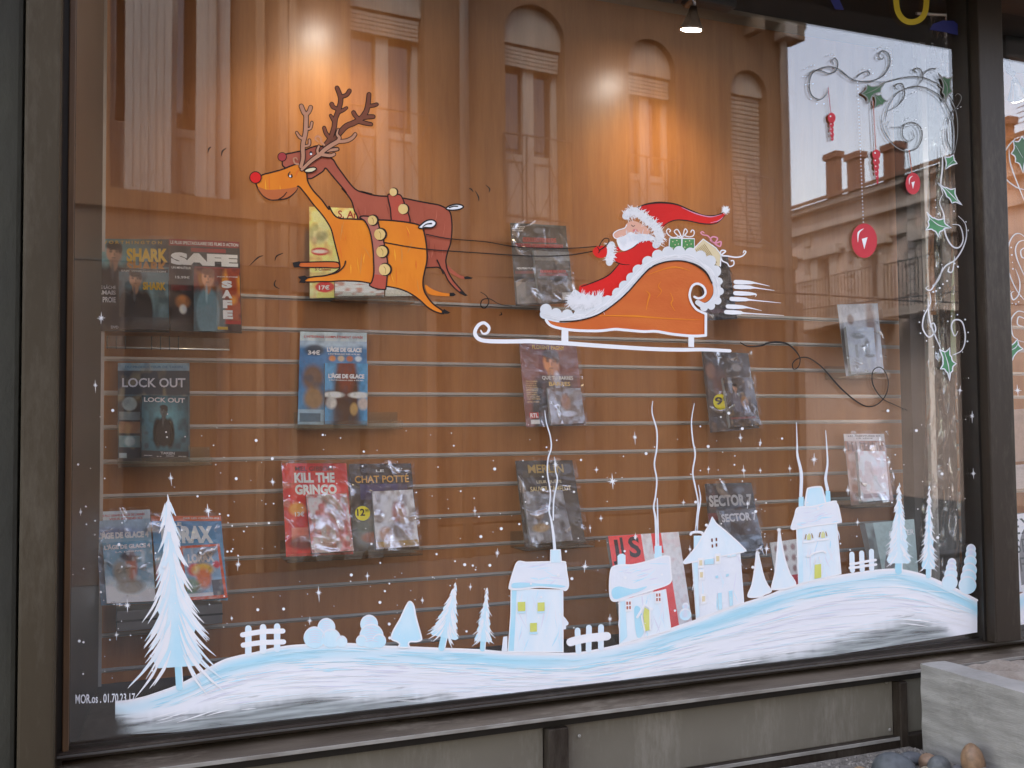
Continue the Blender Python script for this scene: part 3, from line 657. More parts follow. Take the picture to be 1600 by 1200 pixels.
oc = outlined('collar', B_(612,300,630,288,680,290,720,300,752,330,765,380,790,450,805,520,822,600,830,680,825,760,815,850,800,862,740,855,687,830,705,800,720,740,720,660,715,560,700,450,680,380,648,325), PINKR, rd1, 12, 2.2)
fill('collar_tip', B_(722,745,822,770,812,848,798,858,742,850,695,828,710,800), REDC, rd1, 12.8)
for q, r in (((713,320), 8), ((770,430), 9.4), ((787,565), 9.4), ((808,705), 9.6)):
    c = B_(*q)[0]; o = join('bell', [disc(c, r, 14.5)], BELL, rd1); join('contour', [rib([(c[0]+r*math.cos(a), c[1]+r*math.sin(a)) for a in np.linspace(-2.2, 1.9, 12)], [.8, 3, 3, .8], 15.2)], BROWNL, o)
    join('bell_line', [rib([(c[0]-r*.2, c[1]-r*.5), (c[0]+r*.1, c[1]), (c[0]+r*.05, c[1]+r*.7)], [1, .5], 15.4)], GOLD, o)
outlined('tail', B_(1070,376,1095,350,1130,325,1175,317,1205,335,1200,360,1170,378,1120,378,1095,386), PURE, rd1, 12, 2.2, BLACK)
stroke('tail_line', B_(1100,376,1130,352,1170,346), [1, 2.4], BLACK, rd1, 14.5)
antler([(A(492,765,510,690,508,620,512,560,530,480,535,400,535,330,515,300,495,250), [5, 6, 6, 6, 5.5]), (A(535,325,562,295,575,260), [5, 5]), (A(532,442,572,440,585,390), [3, 3]), (A(515,528,480,512,455,475), [4.5, 2.5]), (A(522,592,562,580,565,540), [3, 3])], 6, TAN, rd1, 12)
antler([(A(500,790,580,715,650,665,685,630,740,590,805,552), [4, 6, 6, 6]), (A(800,556,820,520,800,490,810,445), [5, 4, 1.5]), (A(805,552,880,545,930,520,955,490), [5, 5, 4]), (A(645,665,632,630,645,592), [4, 3]), (A(670,662,740,672,775,660), [5, 4])], 6, TAN, rd1, 12)
outlined('ear', A(522,802,550,780,600,770,625,785,590,810,545,815), CREAM, rd1, 12, 1.8)
outlined('ear', A(695,645,740,612,805,602,812,628,750,640), TAN, rd1, 11, 1.8)
stroke('ear', A(470,745,440,735,430,700,450,690,462,708), [2.6, 2.6, 1.5], TAN, rd1, 12)
o = stroke('ear', A(690,580,665,555,660,520,630,505,615,530,640,555), [3, 3, 2], TAN, rd1, 11)
o = join('nose', [disc(A(105,858)[0], 8.3, 14)], RED, rd1); join('contour', [disc(A(105,858)[0], 9.8, 13)], BROWNL, o)
o = stroke('eye', A(402,808,385,830,395,850,415,852,412,835), [1, 2.2, 2], BLACK, rd1, 12); join('glint', [disc(A(400,847)[0], 1.5, 13)], PURE, o)
for q in (B_(85,652,140,640,145,660,135,672,140,690,95,690), B_(125,762,180,752,210,772,185,790,185,812,135,808,150,785), B_(1250,1035,1270,1015,1318,1042,1300,1052,1255,1052), B_(1312,888,1345,886,1362,905,1340,914,1312,914)): fill('hoof', q, BLACK, rd1, 13, smooth=False)
def inside(P, x, y):
    c = False; n = len(P)
    for i in range(n):
        (a, b), (d, e) = P[i], P[i-1]
        if (b > y) != (e > y) and x < (d-a)*(y-b)/(e-b)+a: c = not c
    return c
def dabs(body, mats, l, par, n, lens, lean, seed):
    """loose brush marks left inside a painted shape"""
    rg = random.Random(seed); P = cr(body, True, 4); xs = [p[0] for p in P]; ys = [p[1] for p in P]; G_ = [[] for _ in mats]; k = 0
    while k < n:
        x, y = rg.uniform(min(xs), max(xs)), rg.uniform(min(ys), max(ys)); L = rg.uniform(*lens); a = lean+rg.gauss(0, .25); e = (x+L*math.cos(a), y+L*math.sin(a))
        if inside(P, x, y) and inside(P, *e) and inside(P, x-3, y) and inside(P, x+3, y) and inside(P, e[0]-3, e[1]+2) and inside(P, e[0]+3, e[1]+2):
            G_[k % len(mats)].append(rib([(x, y), ((x+e[0])/2+rg.uniform(-1, 1), (y+e[1])/2), e], [.2, rg.uniform(.8, 2.6), .2], l+.003*k)); k += 1
    for m, g in zip(mats, G_): join('brush_streak', g, m, par, kind='stuff')
OR_Y = paintmat('yellow orange', (.84, .34, .02), (.88, .38, .03)); OR_R = paintmat('reddish orange', (.74, .155, .016), (.76, .18, .02)); OR_G = paintmat('greyed orange', (.66, .25, .05))
BR_L = paintmat('light red brown', (.48, .13, .075)); BR_D = paintmat('deep red brown', (.28, .055, .026))
dabs(body1, [ORANGE, OR_Y, OR_R, ORANGE, OR_G], 10.2, rd1, 44, (10, 34), 1.5, 1)
dabs(body2, [BROWN, BR_L, BR_D], 3.1, rd2, 34, (8, 26), 1.5, 2)
# ---- reins
rn = thing('painted_rein', 'two thin painted black reins running from the reindeer collars to the mitten', 'window painting')
join('upper_rein', [rib([(666, 366), (702, 373), (760, 378), (810, 386), (885, 388), (932, 385)], 1.5, 12)], BLACK, rn)
join('lower_rein', [rib([(602, 379), (664, 389), (760, 396), (830, 400), (885, 399), (930, 392)], 1.7, 12)], BLACK, rn)
join('loop', [rib(D(545,365,575,345,600,320,605,295,580,290,560,310,545,340), 1.6, 26)], BROWNL, rn)

# ---- sleigh with its driver and presents
sl = thing('painted_sleigh', 'painted orange sleigh with grey scalloped trim on a white runner', 'window painting')
top = D(215,795,300,810,400,805,490,785,560,755,640,700,720,630,800,540,860,480,930,445,1010,430,1090,435,1160,465,1215,510,1250,570,1258,620,1240,665,1205,690)
hole = D(1170,683,1145,657,1160,655,1190,655,1208,625,1195,590,1160,572,1125,590,1112,640,1122,690,1150,730,1180,748,1207,760,1207,893,1130,897,1000,886,900,868,820,870,700,860,640,856,540,866,400,863,300,850,240,830)
osl = fill('body', top+hole, ORANGE2, sl, 20)
AX = D(200,765,300,790,400,782,480,762,550,730,620,680,700,610,780,520,850,450,930,415,1010,402,1090,407,1175,435,1240,490,1276,570,1280,640,1250,690,1205,712,1160,690)
join('trim_shadow', [rib(AX, [16, 15, 14, 14, 14, 14, 14, 13, 10], 13.5)], BROWNL, sl)
tr = join('trim', [rib(AX, [13.5, 12.5, 12, 12, 12, 12, 12, 11, 8], 22)], LGREY, sl)
bumps = D(212,735,275,762,345,770,420,770,600,683,662,635,705,590,750,540,790,490,850,437,912,397,975,377,1045,374,1115,384,1178,402,1238,432,1270,495,1292,558,1300,620,1285,680,1245,712,1200,722)
for i, c in enumerate(bumps): join('scallop', [disc(c, 9.2 if i < 17 else 6, 23+.2*(i % 2))], LGREY, tr)
rg = random.Random(3)
join('brush_streak', [rib([(p[0]+rg.uniform(-4, 4), p[1]+rg.uniform(-4, 4)) for p in AX[i:i+4]], [.3, 1.2, .3], 24+.03*i+.01*_) for i in range(0, 14) for _ in range(3)], PURE, tr)
stroke('contour', top[1:-3], 2.0, BROWNL, sl, 25)
join('outline', [rib(D(1140,655,1165,665,1195,655,1210,628,1196,592,1160,573,1127,588,1110,640,1122,690,1150,730,1180,748,1212,762), 3.6, 26), rib(D(1212,762,1211,894), 4, 26.2, smooth=False), rib(D(1211,896,1130,900,1000,888,900,871,820,872,700,862,640,858,540,868,400,865,300,852,240,832,213,800), 4.2, 26.4)], PURE, sl)
join('wood_grain', [rib(D(835,615,860,640,850,680,838,740), [.5, 3, .5], 21.5), rib(D(930,560,915,590,935,620,905,660), [.5, 2, .5], 21.5), rib(D(990,630,1005,670,995,700,1020,745), [.5, 2.4, .5], 21.5), rib(D(520,772,760,775,960,790,1200,800), [.5, 3, 2, .4], 21.5), rib(D(840,520,1000,470,1110,490), [.5, 2.4, .5], 21.5)], ORANGE, osl)
fill('post', D(310,860,352,860,352,938,308,936), PURE, sl, 26, smooth=False); fill('post', D(1103,900,1138,902,1138,970,1102,968), PURE, sl, 26, smooth=False)
join('runner', [rib(F(400, 300, 4, 1405,865,1418,885,1445,880,1457,848,1425,818,1388,835,1368,880,1392,918,1455,932,1600,934)+D(100,932,200,938,330,945,560,962,850,980,1050,986,1200,985,1362,993), [2, 4, 5, 6, 6.5, 6.5, 6.5, 6, 5], 27)], PURE, sl)
dr = thing('painted_driver', 'painted white-bearded man in a red fur-trimmed coat and long red cap', 'window painting')
coat = fill('coat', D(420,600,440,580,520,562,600,523,650,472,668,450,640,430,640,385,700,372,750,350,800,310,850,302,885,320,915,355,890,390,840,420,800,470,740,530,690,590,640,640,580,690,520,690,430,650), RED, dr, 14)
join('contour', [rib(D(435,590,520,560,600,522,650,472,668,450), [1.6, 2, 1.2], 15.5), rib(D(645,436,690,452,735,454), [2, .6], 15.5), rib(D(700,374,760,345,800,310,850,302), [.5, 1.8, .8], 15.5)], BROWNL, coat)
fill('mitten', D(505,365,530,340,560,335,592,350,588,400,545,412,515,395), RED, dr, 22); fill('mitten', D(650,350,668,342,676,365,660,372), RED, dr, 15.6)
stroke('finger_line', D(535,345,548,368,540,380), 1.2, BROWNL, dr, 24)
head = fill('face', D(720,195,706,222,690,234,655,244,634,262,638,286,668,294,700,282,760,262,830,272,862,245,820,205,760,180), SKIN, dr, 15)
stroke('nose_outline', D(716,205,704,225,660,240,634,262,640,285,660,293), 1.5, PURE, head, 16.5); join('cheek', [disc(D(770,240)[0], 4, 16.5, 2.4)], CHEEK, head); stroke('closed_eye', D(745,205,757,215,768,208), .9, BROWNL, head, 17)
bd = fill('beard', D(655,292,700,275,740,250,772,262,830,262,880,275,905,300,850,304,800,312,750,348,700,368,668,345), PURE, dr, 17)
join('beard_strand', bushy(D(680,310,740,285,800,285,860,290), 14, 90, 6, 18.5, (1.3, .3), 1.2, 5), WHITE, bd)
hat = fill('cap', D(775,102,840,76,930,66,1030,76,1110,112,1200,147,1270,147,1318,130,1334,142,1280,193,1200,199,1100,180,1030,175,980,190,935,222,880,160,820,118), RED, dr, 15)
join('contour', [rib(D(775,102,840,76,930,66,1030,78,1110,112,1200,147,1270,147,1318,130), [1.5, 3, 2, 2.6, 1.6], 16.5), rib(D(935,222,980,190,1030,175,1100,180,1200,199,1280,193,1334,142), [1, 1.8, 2, 1], 16.5)], BROWNL, hat)
join('highlight', [rib(D(1060,96,1150,135,1240,155,1310,140), [.4, 1.6, 1.4, .4], 17.2), rib(D(1240,192,1290,180,1320,155), [.4, 1.5, .4], 17.2)], PINK, hat)
def furpart(name, axis, w, n, L, seed, parent):
    o = join(name, [rib(axis, w*.9, 18)], LGREY, parent); join('hair', bushy(axis, w, n, L, 18.6, (1.8, .3), .9, seed), PURE, o); return o
furpart('cap_fur', D(712,150,760,118,810,150,860,185,905,230,925,275,900,330), 13, 300, 7, 11, dr)
furpart('cuff_fur', D(622,330,612,380,608,440), 12, 130, 6, 12, dr)
fill('hem_base', D(350,665,390,612,430,632,470,652,530,672,572,690,562,732,480,752,392,742,355,705), LGREY, dr, 17)
furpart('hem_fur', D(395,700,400,660,440,690,480,680,540,690,560,690), 20, 330, 11, 13, dr)
join('bobble', [disc(D(1335,112)[0], 4, 18)]+[rib([D(1335,112)[0], (D(1335,112)[0][0]+8*math.cos(a)*rg.uniform(.7, 1.1), D(1335,112)[0][1]+8*math.sin(a)*rg.uniform(.7, 1.1))], [2, .4], 18.4+.05*a, smooth=False) for a in np.linspace(0, 6.2, 26)], PURE, dr)
gb = thing('painted_present', 'painted green dotted present with a white bow, in the sleigh', 'window painting', 'presents painted in the sleigh')
ob = fill('box', D(985,287,1140,292,1140,385,980,380), GREEN, gb, 14, smooth=False); join('contour', [rib(D(985,287,1140,292,1140,385,980,380,985,287), 1.8, 15.2, smooth=False)], PURE, ob)
join('dot', [disc(D(x, y)[0], .9, 15.2) for x, y in ((1005,310),(1030,303),(1020,330),(1040,325),(1005,350),(1030,350),(1085,310),(1110,305),(1095,330),(1120,325),(1080,345),(1110,350))], CREAM, ob)
join('ribbon', [rib(D(1062,290,1060,380), 2.2, 15.6, smooth=False), rib(D(1060,280,1035,235,1015,250,1060,285,1080,232,1095,250,1062,285), 1.7, 16), rib(D(1050,275,1010,285,980,270,965,245,978,230,990,240,985,250), 1.6, 16), rib(D(1070,270,1110,280,1135,270,1138,245,1125,238,1118,250), 1.6, 16)], PURE, gb)
cb = thing('painted_present', 'painted cream striped present with pink and white bows, tilted in the sleigh', 'window painting', 'presents painted in the sleigh')
ob = fill('box', D(1115,375,1195,294,1275,350,1308,392,1302,462,1290,466,1240,430,1180,420), CREAM, cb, 14.5, smooth=False)
join('stripe', [rib(D(1130+9*k,372-6*k,1225+7*k,440+1*k-max(0, k-6)*2), .9, 15.5, smooth=False) for k in range(9)], GOLD, ob)
join('contour', [rib(D(1115,375,1195,294,1275,350,1308,392,1302,462), 1.6, 16, smooth=False)], PURE, ob)
join('pink_bow', [rib(D(1268,320,1240,300,1255,280,1285,290,1270,320,1305,310,1300,340,1270,325), 2.2, 17), rib(D(1255,312,1225,275,1195,268,1180,255,1190,248,1200,255), 1.8, 17)], PINK, cb)
join('white_bow', [rib(D(1300,385,1310,365,1335,370,1310,395,1345,400,1400,408,1440,400,1462,375,1450,368,1446,380), [2, 2.4, 2, 1.6], 17), rib(D(1305,400,1315,430,1345,445,1360,465,1385,455,1385,430,1370,430), 2, 17), rib(D(1306,392,1302,462), 2, 17, smooth=False)], PURE, cb)
sp = thing('painted_speed_stroke', 'six painted white speed strokes trailing behind the sleigh', 'window painting')
for y, x, e in ((562, 1397, 1610), (592, 1397, 1640), (632, 1395, 1520), (668, 1372, 1680), (715, 1348, 1560), (750, 1338, 1700)):
    o = join('stroke', [rib(D(x, y, x+40, y+2, x+90, y+4, x+130, y+8, e, y+22+rg.uniform(-4, 6)), [6.5, 7, 5.5, 2, .5], 18)], PURE, sp); join('stroke_shadow', [rib(D(x-4, y+7, x+50, y+11, x+110, y+10), [4, 5, .6], 17)], BLACK, o)
# ---- black curls and motion marks
def mark(label, paths, w, l=12, mat=BLACK, name='painted_curl', group='black curls and motion marks painted on the glass', cat='window painting'):
    return join(name, [rib(p, w, l) for p in paths], mat, None, label=label, category=cat, **({'group': group} if group else {}))
mark('thin painted black curl between the hind hooves and the sleigh runner', [F(400, 300, 4, 1403,625,1440,650,1455,690,1430,725,1405,710,1415,675,1460,668,1520,700,1600,715), F(400, 300, 4, 1520,770,1535,765,1530,750)], [1, 1.8, 1.6, .8])
mark('long painted black curl with a loop, right of the sleigh', [D(1428,942,1480,966,1560,960)+F(1200, 300, 4, 0,943,60,938,120,950,170,990,200,1040,190,1092,160,1107,155,1070,190,1040,250,1036,320,1080,370,1130,430,1200)+F(1200, 600, 4, 480,50,540,100,600,135,650,140,700,115,740,60)+F(1200, 300, 4, 752,1190,735,1130,700,1095,662,1110,650,1150)+F(1200, 600, 4, 655,0,680,50,720,95,780,125,870,165)], [1.5, 3.2, 1.5, 1.8, 2.6, 1.8, 1.4, 2, 1])
for lb, ps in (('pair of small painted black motion arcs above left of the reindeer heads', [F(0, 0, 4, 1300,955,1305,930,1320,918), F(0, 0, 4, 1385,975,1390,945,1415,925)]), ('small painted black motion arcs left of the front hooves', [F(400, 300, 4, -40,460,-5,425,20,405,45,398), F(400, 300, 4, 118,430,130,400,170,382), F(400, 300, 4, 147,605,120,590,115,570,125,550)]), ('small painted black motion arcs above right of the reindeer tails', [F(400, 0, 4, 1330,1178,1345,1182,1358,1200), F(400, 0, 4, 1435,1155,1460,1180,1455,1203), F(400, 300, 4, 1370,-8,1390,30,1393,58)])):
    mark(lb, ps, [.6, 2.2, .8])
LAV = paintmat('lavender white', (.68, .68, .78), (.74, .74, .82))
# ---- the snowy hill: brushed white paint, thin and streaky towards the sill
HT = [(180,1096),(200,1094),(225,1089),(250,1081),(275,1072),(300,1060),(325,1045),(350,1032),(375,1025),(400,1020),(425,1014),(450,1010),(475,1008),(525,1006),(562,1007),(600,1010),(650,1012),(700,1014),(750,1016),(800,1020),(850,1021),(900,1021),(950,1012),(1000,1000),(1050,982),(1100,965),(1150,947),(1200,931),(1225,921),(1262,910),(1300,902),(1330,897),(1365,892),(1400,890),(1430,895),(1452,902),(1475,912),(1497,922),(1527,938)]
HE = [(180,1100),(200,1112),(250,1112),(330,1105),(400,1088),(500,1074),(600,1075),(700,1083),(800,1094),(900,1082),(1000,1062),(1060,1040),(1150,1024),(1250,1004),(1350,976),(1420,955),(1470,968),(1500,985),(1530,986)]
HB = [(180,1148),(400,1139),(800,1093),(1200,1040),(1527,988)]
ip = lambda T, x: float(np.interp(x, [p[0] for p in T], [p[1] for p in T]))
def hill(name, x0, x1, lab, dx=0, HTT=HT, HEE=HE, HBB=HB):
    NU, NV = 220, 30; ink = []; rg = np.random.default_rng(4)
    wob = np.convolve(rg.normal(0, 1, NU+41), np.ones(14)/14, 'same')
    def f(u, v):
        x = x0+(x1-x0)*u; t = ip(HTT, x); b = ip(HBB, x); return gp((x, t+(b-t)*v), 2)
    for j in range(NV+1):
        for i in range(NU+1):
            x = x0+(x1-x0)*i/NU; t = ip(HTT, x); b = ip(HBB, x); e = ip(HEE, x)+14*wob[i]; y = t+(b-t)*j/NV
            a = 2.6-max(0, (y-e+16))/17; a = max(a, .70 if x > 215 else .70*(x-180)/35 if x > 180 else 0)
            d = y-t; wave = .5+.5*math.sin(x*.017+1)
            cy = math.exp(-((d-14)/11)**2)*(.45+.45*wave) if d > 3 else 0
            sh = .25*math.exp(-((d-52)/16)**2)*(.5+.5*math.sin(x*.011))
            c = np.array((.82, .825, .85))*(1-cy)+np.array((.36, .70, .83))*cy; c = c*(1-sh)+np.array((.62, .64, .74))*sh
            if y > e: k = min(1, (y-e)/25); c = c*(1-k)+np.array((.42, .46, .46))*k
            ink.append((*c, a))
    o = grid(name, f, NU, NV, vcol('brushed snow paint', .6, alpha=True), None, True, ink, label=lab, category='window painting')
    return o
hl = hill('painted_snow_hill', 180, 1527, 'long white and pale blue painted snow hill along the bottom of the large pane')
join('crest_line', [rib(HT, [1, 3.2, 3.2, 3.2, 3, 3.2, 3], 3)], PURE, hl)
rg = random.Random(21); ss = []
for k in range(150):
    x = rg.uniform(330, 1500); e = ip(HE, x); t = ip(HT, x); y = rg.uniform(t+25, min(e+18, ip(HB, x)-4)); L = rg.uniform(25, 80); 
    sl_ = (ip(HT, x+30)-ip(HT, x-30))/60*.75; sl_ = sl_*(1-(y-t)/140)-.08*(y-t)/100; x2 = min(x+L, 1524)
    if x2-x > 12: ss.append(rib([(x, y), ((x+x2)/2, y+sl_*(x2-x)/2-1), (x2, y+sl_*(x2-x))], [.2, rg.uniform(.6, 1.8), .2], 3.4+.01*k))
join('brush_streak', ss, SNOWB, hl, kind='stuff')
for mt, n, d0, d1, wd, nm in ((CYAN, 130, 5, 30, 2.6, 'blue_streak'), (ICE, 90, 8, 45, 3.0, 'blue_streak'), (LAV, 120, 30, 80, 2.2, 'lavender_streak'), (PURE, 170, 20, 95, 2.4, 'white_streak')):
    ss = []
    while len(ss) < n:
        x = rg.uniform(210, 1490); t = ip(HT, x); y = t+rg.uniform(d0, d1)
        if y > min(ip(HE, x)+(22 if nm == 'white_streak' else 2), ip(HB, x)-5): ss.append(None); continue
        L = rg.uniform(18, 75); x2 = min(x+L, 1523); k = max(.1, 1-(y-t)/150); y2 = y+(ip(HT, x2)-t)*k; xm = (x+x2)/2; ym = y+(ip(HT, xm)-t)*k
        ss.append(rib([(x, y), (xm, ym), (x2, y2)], [.2, rg.uniform(.6, wd), .2], 3.5+.004*len(ss)))
    join(nm, [q for q in ss if q], mt, hl, kind='stuff')
HT2 = [(1570,940),(1585,932),(1620,915),(1700,900)]; HE2 = [(1570,975),(1620,965),(1700,940)]; HB2 = [(1572,980),(1700,960)]
h2 = hill('painted_snow_hill', 1573, 1690, 'small end of a painted snow hill in the next pane, right of the mullion', 0, HT2, HE2, HB2)

E4 = lambda *q: F(770, 820, 4.571, *q)
H5 = lambda *q: F(1050, 740, 5, *q)
def pane_(name, pts, mat, parent, l=7): return fill(name, pts, mat, parent, l, smooth=False)
def smoke(parent, *paths):
    for pts, w in paths: stroke('smoke_trail', pts, [x*.72 for x in w], WHITE, parent, 4)
Z3 = lambda *q: F(800, 600, 4, *q)
Z4 = lambda *q: F(1200, 600, 4, *q)
def house(label, wall, roof, l=3, wallm=SNOWB):
    t = thing('painted_house', label, 'window painting', 'snowy houses painted on the glass')
    o = fill('wall', wall, wallm, t, l, smooth=False); dabs(wall, [ICE, WHITE, LAV, WHITE], l+.2, o, 26, (12, 40), 1.55, len(label)); join('contour', [rib(wall+[wall[0]], 2.2, l+.7, smooth=False)], PURE, o)
    if roof: 
        r = fill('roof', roof, WHITE, t, l+2); dabs(roof, [ICE, SNOWB, LAV], l+2.15, r, 22, (10, 30), -.1, len(label)+3); join('contour', [rib(roof, 2.2, l+2.6, closed=True)], PURE, r)
    return t
h1 = house('painted snowy house with a flat roof and three yellow windows, left of the fence', E4(132,460,500,465,502,908,108,908,130,640), E4(180,264,240,268,340,266,500,263,520,282,527,335,540,430,520,468,478,455,330,445,200,460,130,458,118,440,150,325), 4)
for p in (E4(178,552,232,550,232,615,180,617), E4(320,556,370,553,370,615,320,617), E4(266,702,315,700,315,762,266,765)): pane_('window', p, YELG, h1); 
for p in (E4(175,620,234,618,234,632,175,634), E4(318,620,372,618,372,630,318,632), E4(262,768,318,766,318,780,262,782)): pane_('window_ledge', p, ICE, h1)
pane_('shade_band', E4(136,470,170,470,160,700,150,900,114,900,132,640), CYAN, h1, 5.2); pane_('step', E4(75,800,104,795,104,905,62,905), WHITE, h1, 5.3); pane_('chimney', E4(415,180,480,180,487,270,415,270), ICE, h1, 7.5)
join('contour', [rib(E4(412,268,414,178,482,178,489,268), 1.8, 8, smooth=False)], PURE, h1)
fill('bird_table', E4(502,650,520,668,542,700,538,715,522,722,524,745,502,748), WHITE, h1, 5.4, smooth=False)
fill('roof_shade', E4(140,420,200,412,330,420,460,428,520,440,470,448,330,438,200,450,140,448), CYAN, h1, 7)
smoke(h1, (Z3(205,165,215,240,240,330,245,400,225,470,222,560,240,680,232,790,245,850,260,950,268,1050), [1.2, 2.6, 3, 3, 3, 3, 5, 7]), (Z3(265,455,272,540,283,600,262,720,258,850), [1, 2.5, 3, 3]))
h2_ = house('painted snowy house with a slanting roof and yellow door, before the red bag', E4(903,545,1235,462,1272,750,905,852), E4(880,292,940,286,1000,285,1100,262,1215,226,1250,224,1264,240,1272,340,1275,395,1240,430,1100,476,960,520,880,545,842,525,834,430,845,320), 4)
pane_('chimney', E4(892,290,890,225,905,208,930,206,948,218,948,290), ICE, h2_, 5.6); pane_('chimney', E4(1155,245,1155,150,1205,150,1207,240), ICE, h2_, 5.6)
pane_('door', E4(1075,640,1085,590,1122,612,1125,750,1085,760), YELG, h2_, 8); join('door_canopy', [rib(E4(1032,660,1085,572,1136,602), 4, 8.4, smooth=False), rib(E4(1062,650,1085,760), 2.5, 8.3, smooth=False), rib(E4(1124,600,1126,752), 2.5, 8.3, smooth=False)], PURE, h2_)
pane_('shade_band', E4(910,550,945,545,960,800,910,845), ICE, h2_, 5.2); fill('shade_band', E4(1010,600,1055,600,1080,760,1030,800), CYAN, h2_, 5.2); fill('roof_shade', E4(850,470,900,440,1000,460,1100,440,1060,470,960,505,870,530), CYAN, h2_, 6.9)
for x, y in ((970, 578), (1182, 520)):
    w = pane_('window', E4(x-24, y-42, x+22, y-45, x+24, y+38, x-22, y+44), PURE, h2_)
    for dx, dy in ((-10, -18), (9, -19), (-9, 14), (10, 13)): pane_('pane', E4(x+dx-6, y+dy-11, x+dx+6, y+dy-11, x+dx+6, y+dy+11, x+dx-6, y+dy+11), PINKR, w, 8)
smoke(h2_, (Z3(880,105,876,180,905,290,905,400,890,500,905,600,897,700,886,770,898,850,906,1020), [1.2, 3, 3.2, 3.2, 3.2, 4, 7]), (Z3(908,715,910,800,915,1010), [2, 3, 4]))
h3 = house('painted snowy house with a steep pointed roof and a side chimney', H5(160,690,530,618,560,1005,190,1135), None, 4, WHITE)
pane_('chimney', H5(170,485,236,485,236,600,170,640), ICE, h3, 4.8); join('chimney_cap', [rib(H5(146,474,160,460,200,456,235,462,242,480), 4, 5, )], PURE, h3)
rf = fill('roof', H5(90,690,140,625,200,560,290,400,305,352,315,335,325,352,345,390,420,450,520,540,580,598,562,612,450,630,350,652,220,680,105,704), SNOWB, h3, 6); join('contour', [rib(H5(90,690,200,560,290,400,315,338,345,390,420,450,520,540,578,600,560,612,350,652,100,703), 2.2, 6.6, smooth=False)], PURE, rf)
for x, y in ((312, 520), (346, 515), (315, 566), (347, 558)): pane_('pane', H5(x-6, y-12, x+6, y-14, x+7, y+11, x-5, y+13), ANTL, h3, 8)
for q, m in ((H5(255,672,325,662,325,705,255,712), CYAN), (H5(358,935,388,930,392,1060,365,1065), CYAN), (H5(443,918,472,912,476,1028,452,1038), CYAN), (H5(165,700,200,695,215,1110,192,1125), ICE), (H5(340,800,360,796,362,815,342,818), CYAN), (H5(425,785,445,782,442,800,420,808), CYAN), (H5(432,640,500,628,500,645,434,656), ICE)): pane_('window_shutter', q, m, h3)
for x, y in ((225, 697), (230, 790), (247, 978), (358, 664)):
    w = pane_('window', H5(x-24, y-38, x+22, y-40, x+24, y+38, x-22, y+42), PURE, h3, 7.4); pane_('pane', H5(x-12, y-20, x+12, y-21, x+12, y+20, x-12, y+22), CREAM, w, 8.2)
smoke(h3, (Z3(1140,120,1122,230,1130,350,1145,440,1130,550,1145,640,1163,740,1155,850,1150,925), [1.2, 3, 3.2, 3.2, 3.2, 5]), (Z3(1165,630,1178,720,1162,830,1155,925), [1, 3, 3.4, 4]))
h4 = house('tall painted snowy tower house with a stepped roof and two chimneys', H5(975,425,1285,388,1320,782,990,862), H5(985,266,1100,256,1265,216,1285,232,1300,262,1322,372,1312,380,1280,386,1100,406,960,434,936,430,932,415,958,335), 4)
r2 = fill('roof', H5(1040,258,1055,135,1075,112,1150,103,1175,122,1200,228), ICE, h4, 5.5); join('contour', [rib(H5(1040,258,1055,135,1075,112,1150,103,1175,122,1200,228), 2.4, 6.2)], PURE, r2)
pane_('chimney', H5(990,185,1028,180,1030,262,990,265), CYAN, h4, 5.4); pane_('chimney', H5(1200,135,1235,135,1240,222,1202,226), CYAN, h4, 5.4)
for x, y in ((1070, 490), (1180, 475)):
    w = fill('window', H5(x-14, y+28, x-14, y-5, x, y-30, x+14, y-8, x+14, y+25), YELG, h4, 7, smooth=False); join('contour', [rib(H5(x-16, y+28, x-16, y-5, x, y-32, x+16, y-8, x+16, y+25), 1.2, 7.6, smooth=False), rib(H5(x-38, y+46, x+40, y+36), 3, 7.6, smooth=False), rib(H5(x, y-28, x, y+26), .7, 7.6, smooth=False)], PURE, w)
    join('curtain', [rib(H5(x-30, y+20, x-22, y-15), 1.4, 7.6, smooth=False), rib(H5(x+30, y+12, x+22, y-20), 1.4, 7.6, smooth=False)], GOLD, w)
pane_('door', H5(1115,712,1165,705,1166,812,1112,822), YELG, h4); join('door_canopy', [rib(H5(1075,648,1100,625,1170,605,1200,618), 3, 7.6), rib(H5(1112,700,1125,655), 1.4, 7.7, smooth=False), rib(H5(1150,650,1160,695), 1.4, 7.7, smooth=False)], PURE, h4)
pane_('shade_band', H5(980,430,1015,425,1025,840,992,855), ICE, h4, 5.2)
smoke(h4, (Z4(178,240,182,370,185,450,208,560,205,700), [1.2, 3, 5, 7, 7]), (Z4(360,290,368,400,372,500,360,590,372,660), [1.2, 3, 4, 6, 7]), )

# ---- fences, bushes and trees
def fence(label, rails, posts, wr, wp):
    t = thing('painted_fence', label, 'window painting', 'snowy fences painted on the glass')
    for p in posts: stroke('post', p, wp, SNOWB, t, 4, smooth=False)
    for p in rails: stroke('rail', p, wr, PURE, t, 5)
    return t
fence('painted snowy fence at the left, between the big fir and the round bushes', [F(0, 0, 1, 379,349,410,346,442,347), F(0, 0, 1, 380,408,410,405,443,404)] and [F(0, 0, 1, 379,992,410,987,442,986), F(0, 0, 1, 380,1008,410,1004,443,1003)], [F(0, 0, 1, 388,982,388,1021), F(0, 0, 1, 411,980,411,1017), F(0, 0, 1, 433,979,433,1014)], 8, 10)
fence('painted snowy fence between the flat-roofed house and the slanting-roofed house', [E4(555,838,610,822,690,808,770,800,815,795)], [E4(605,755,612,905), E4(687,735,684,893), E4(773,730,772,878)], 13, 9)
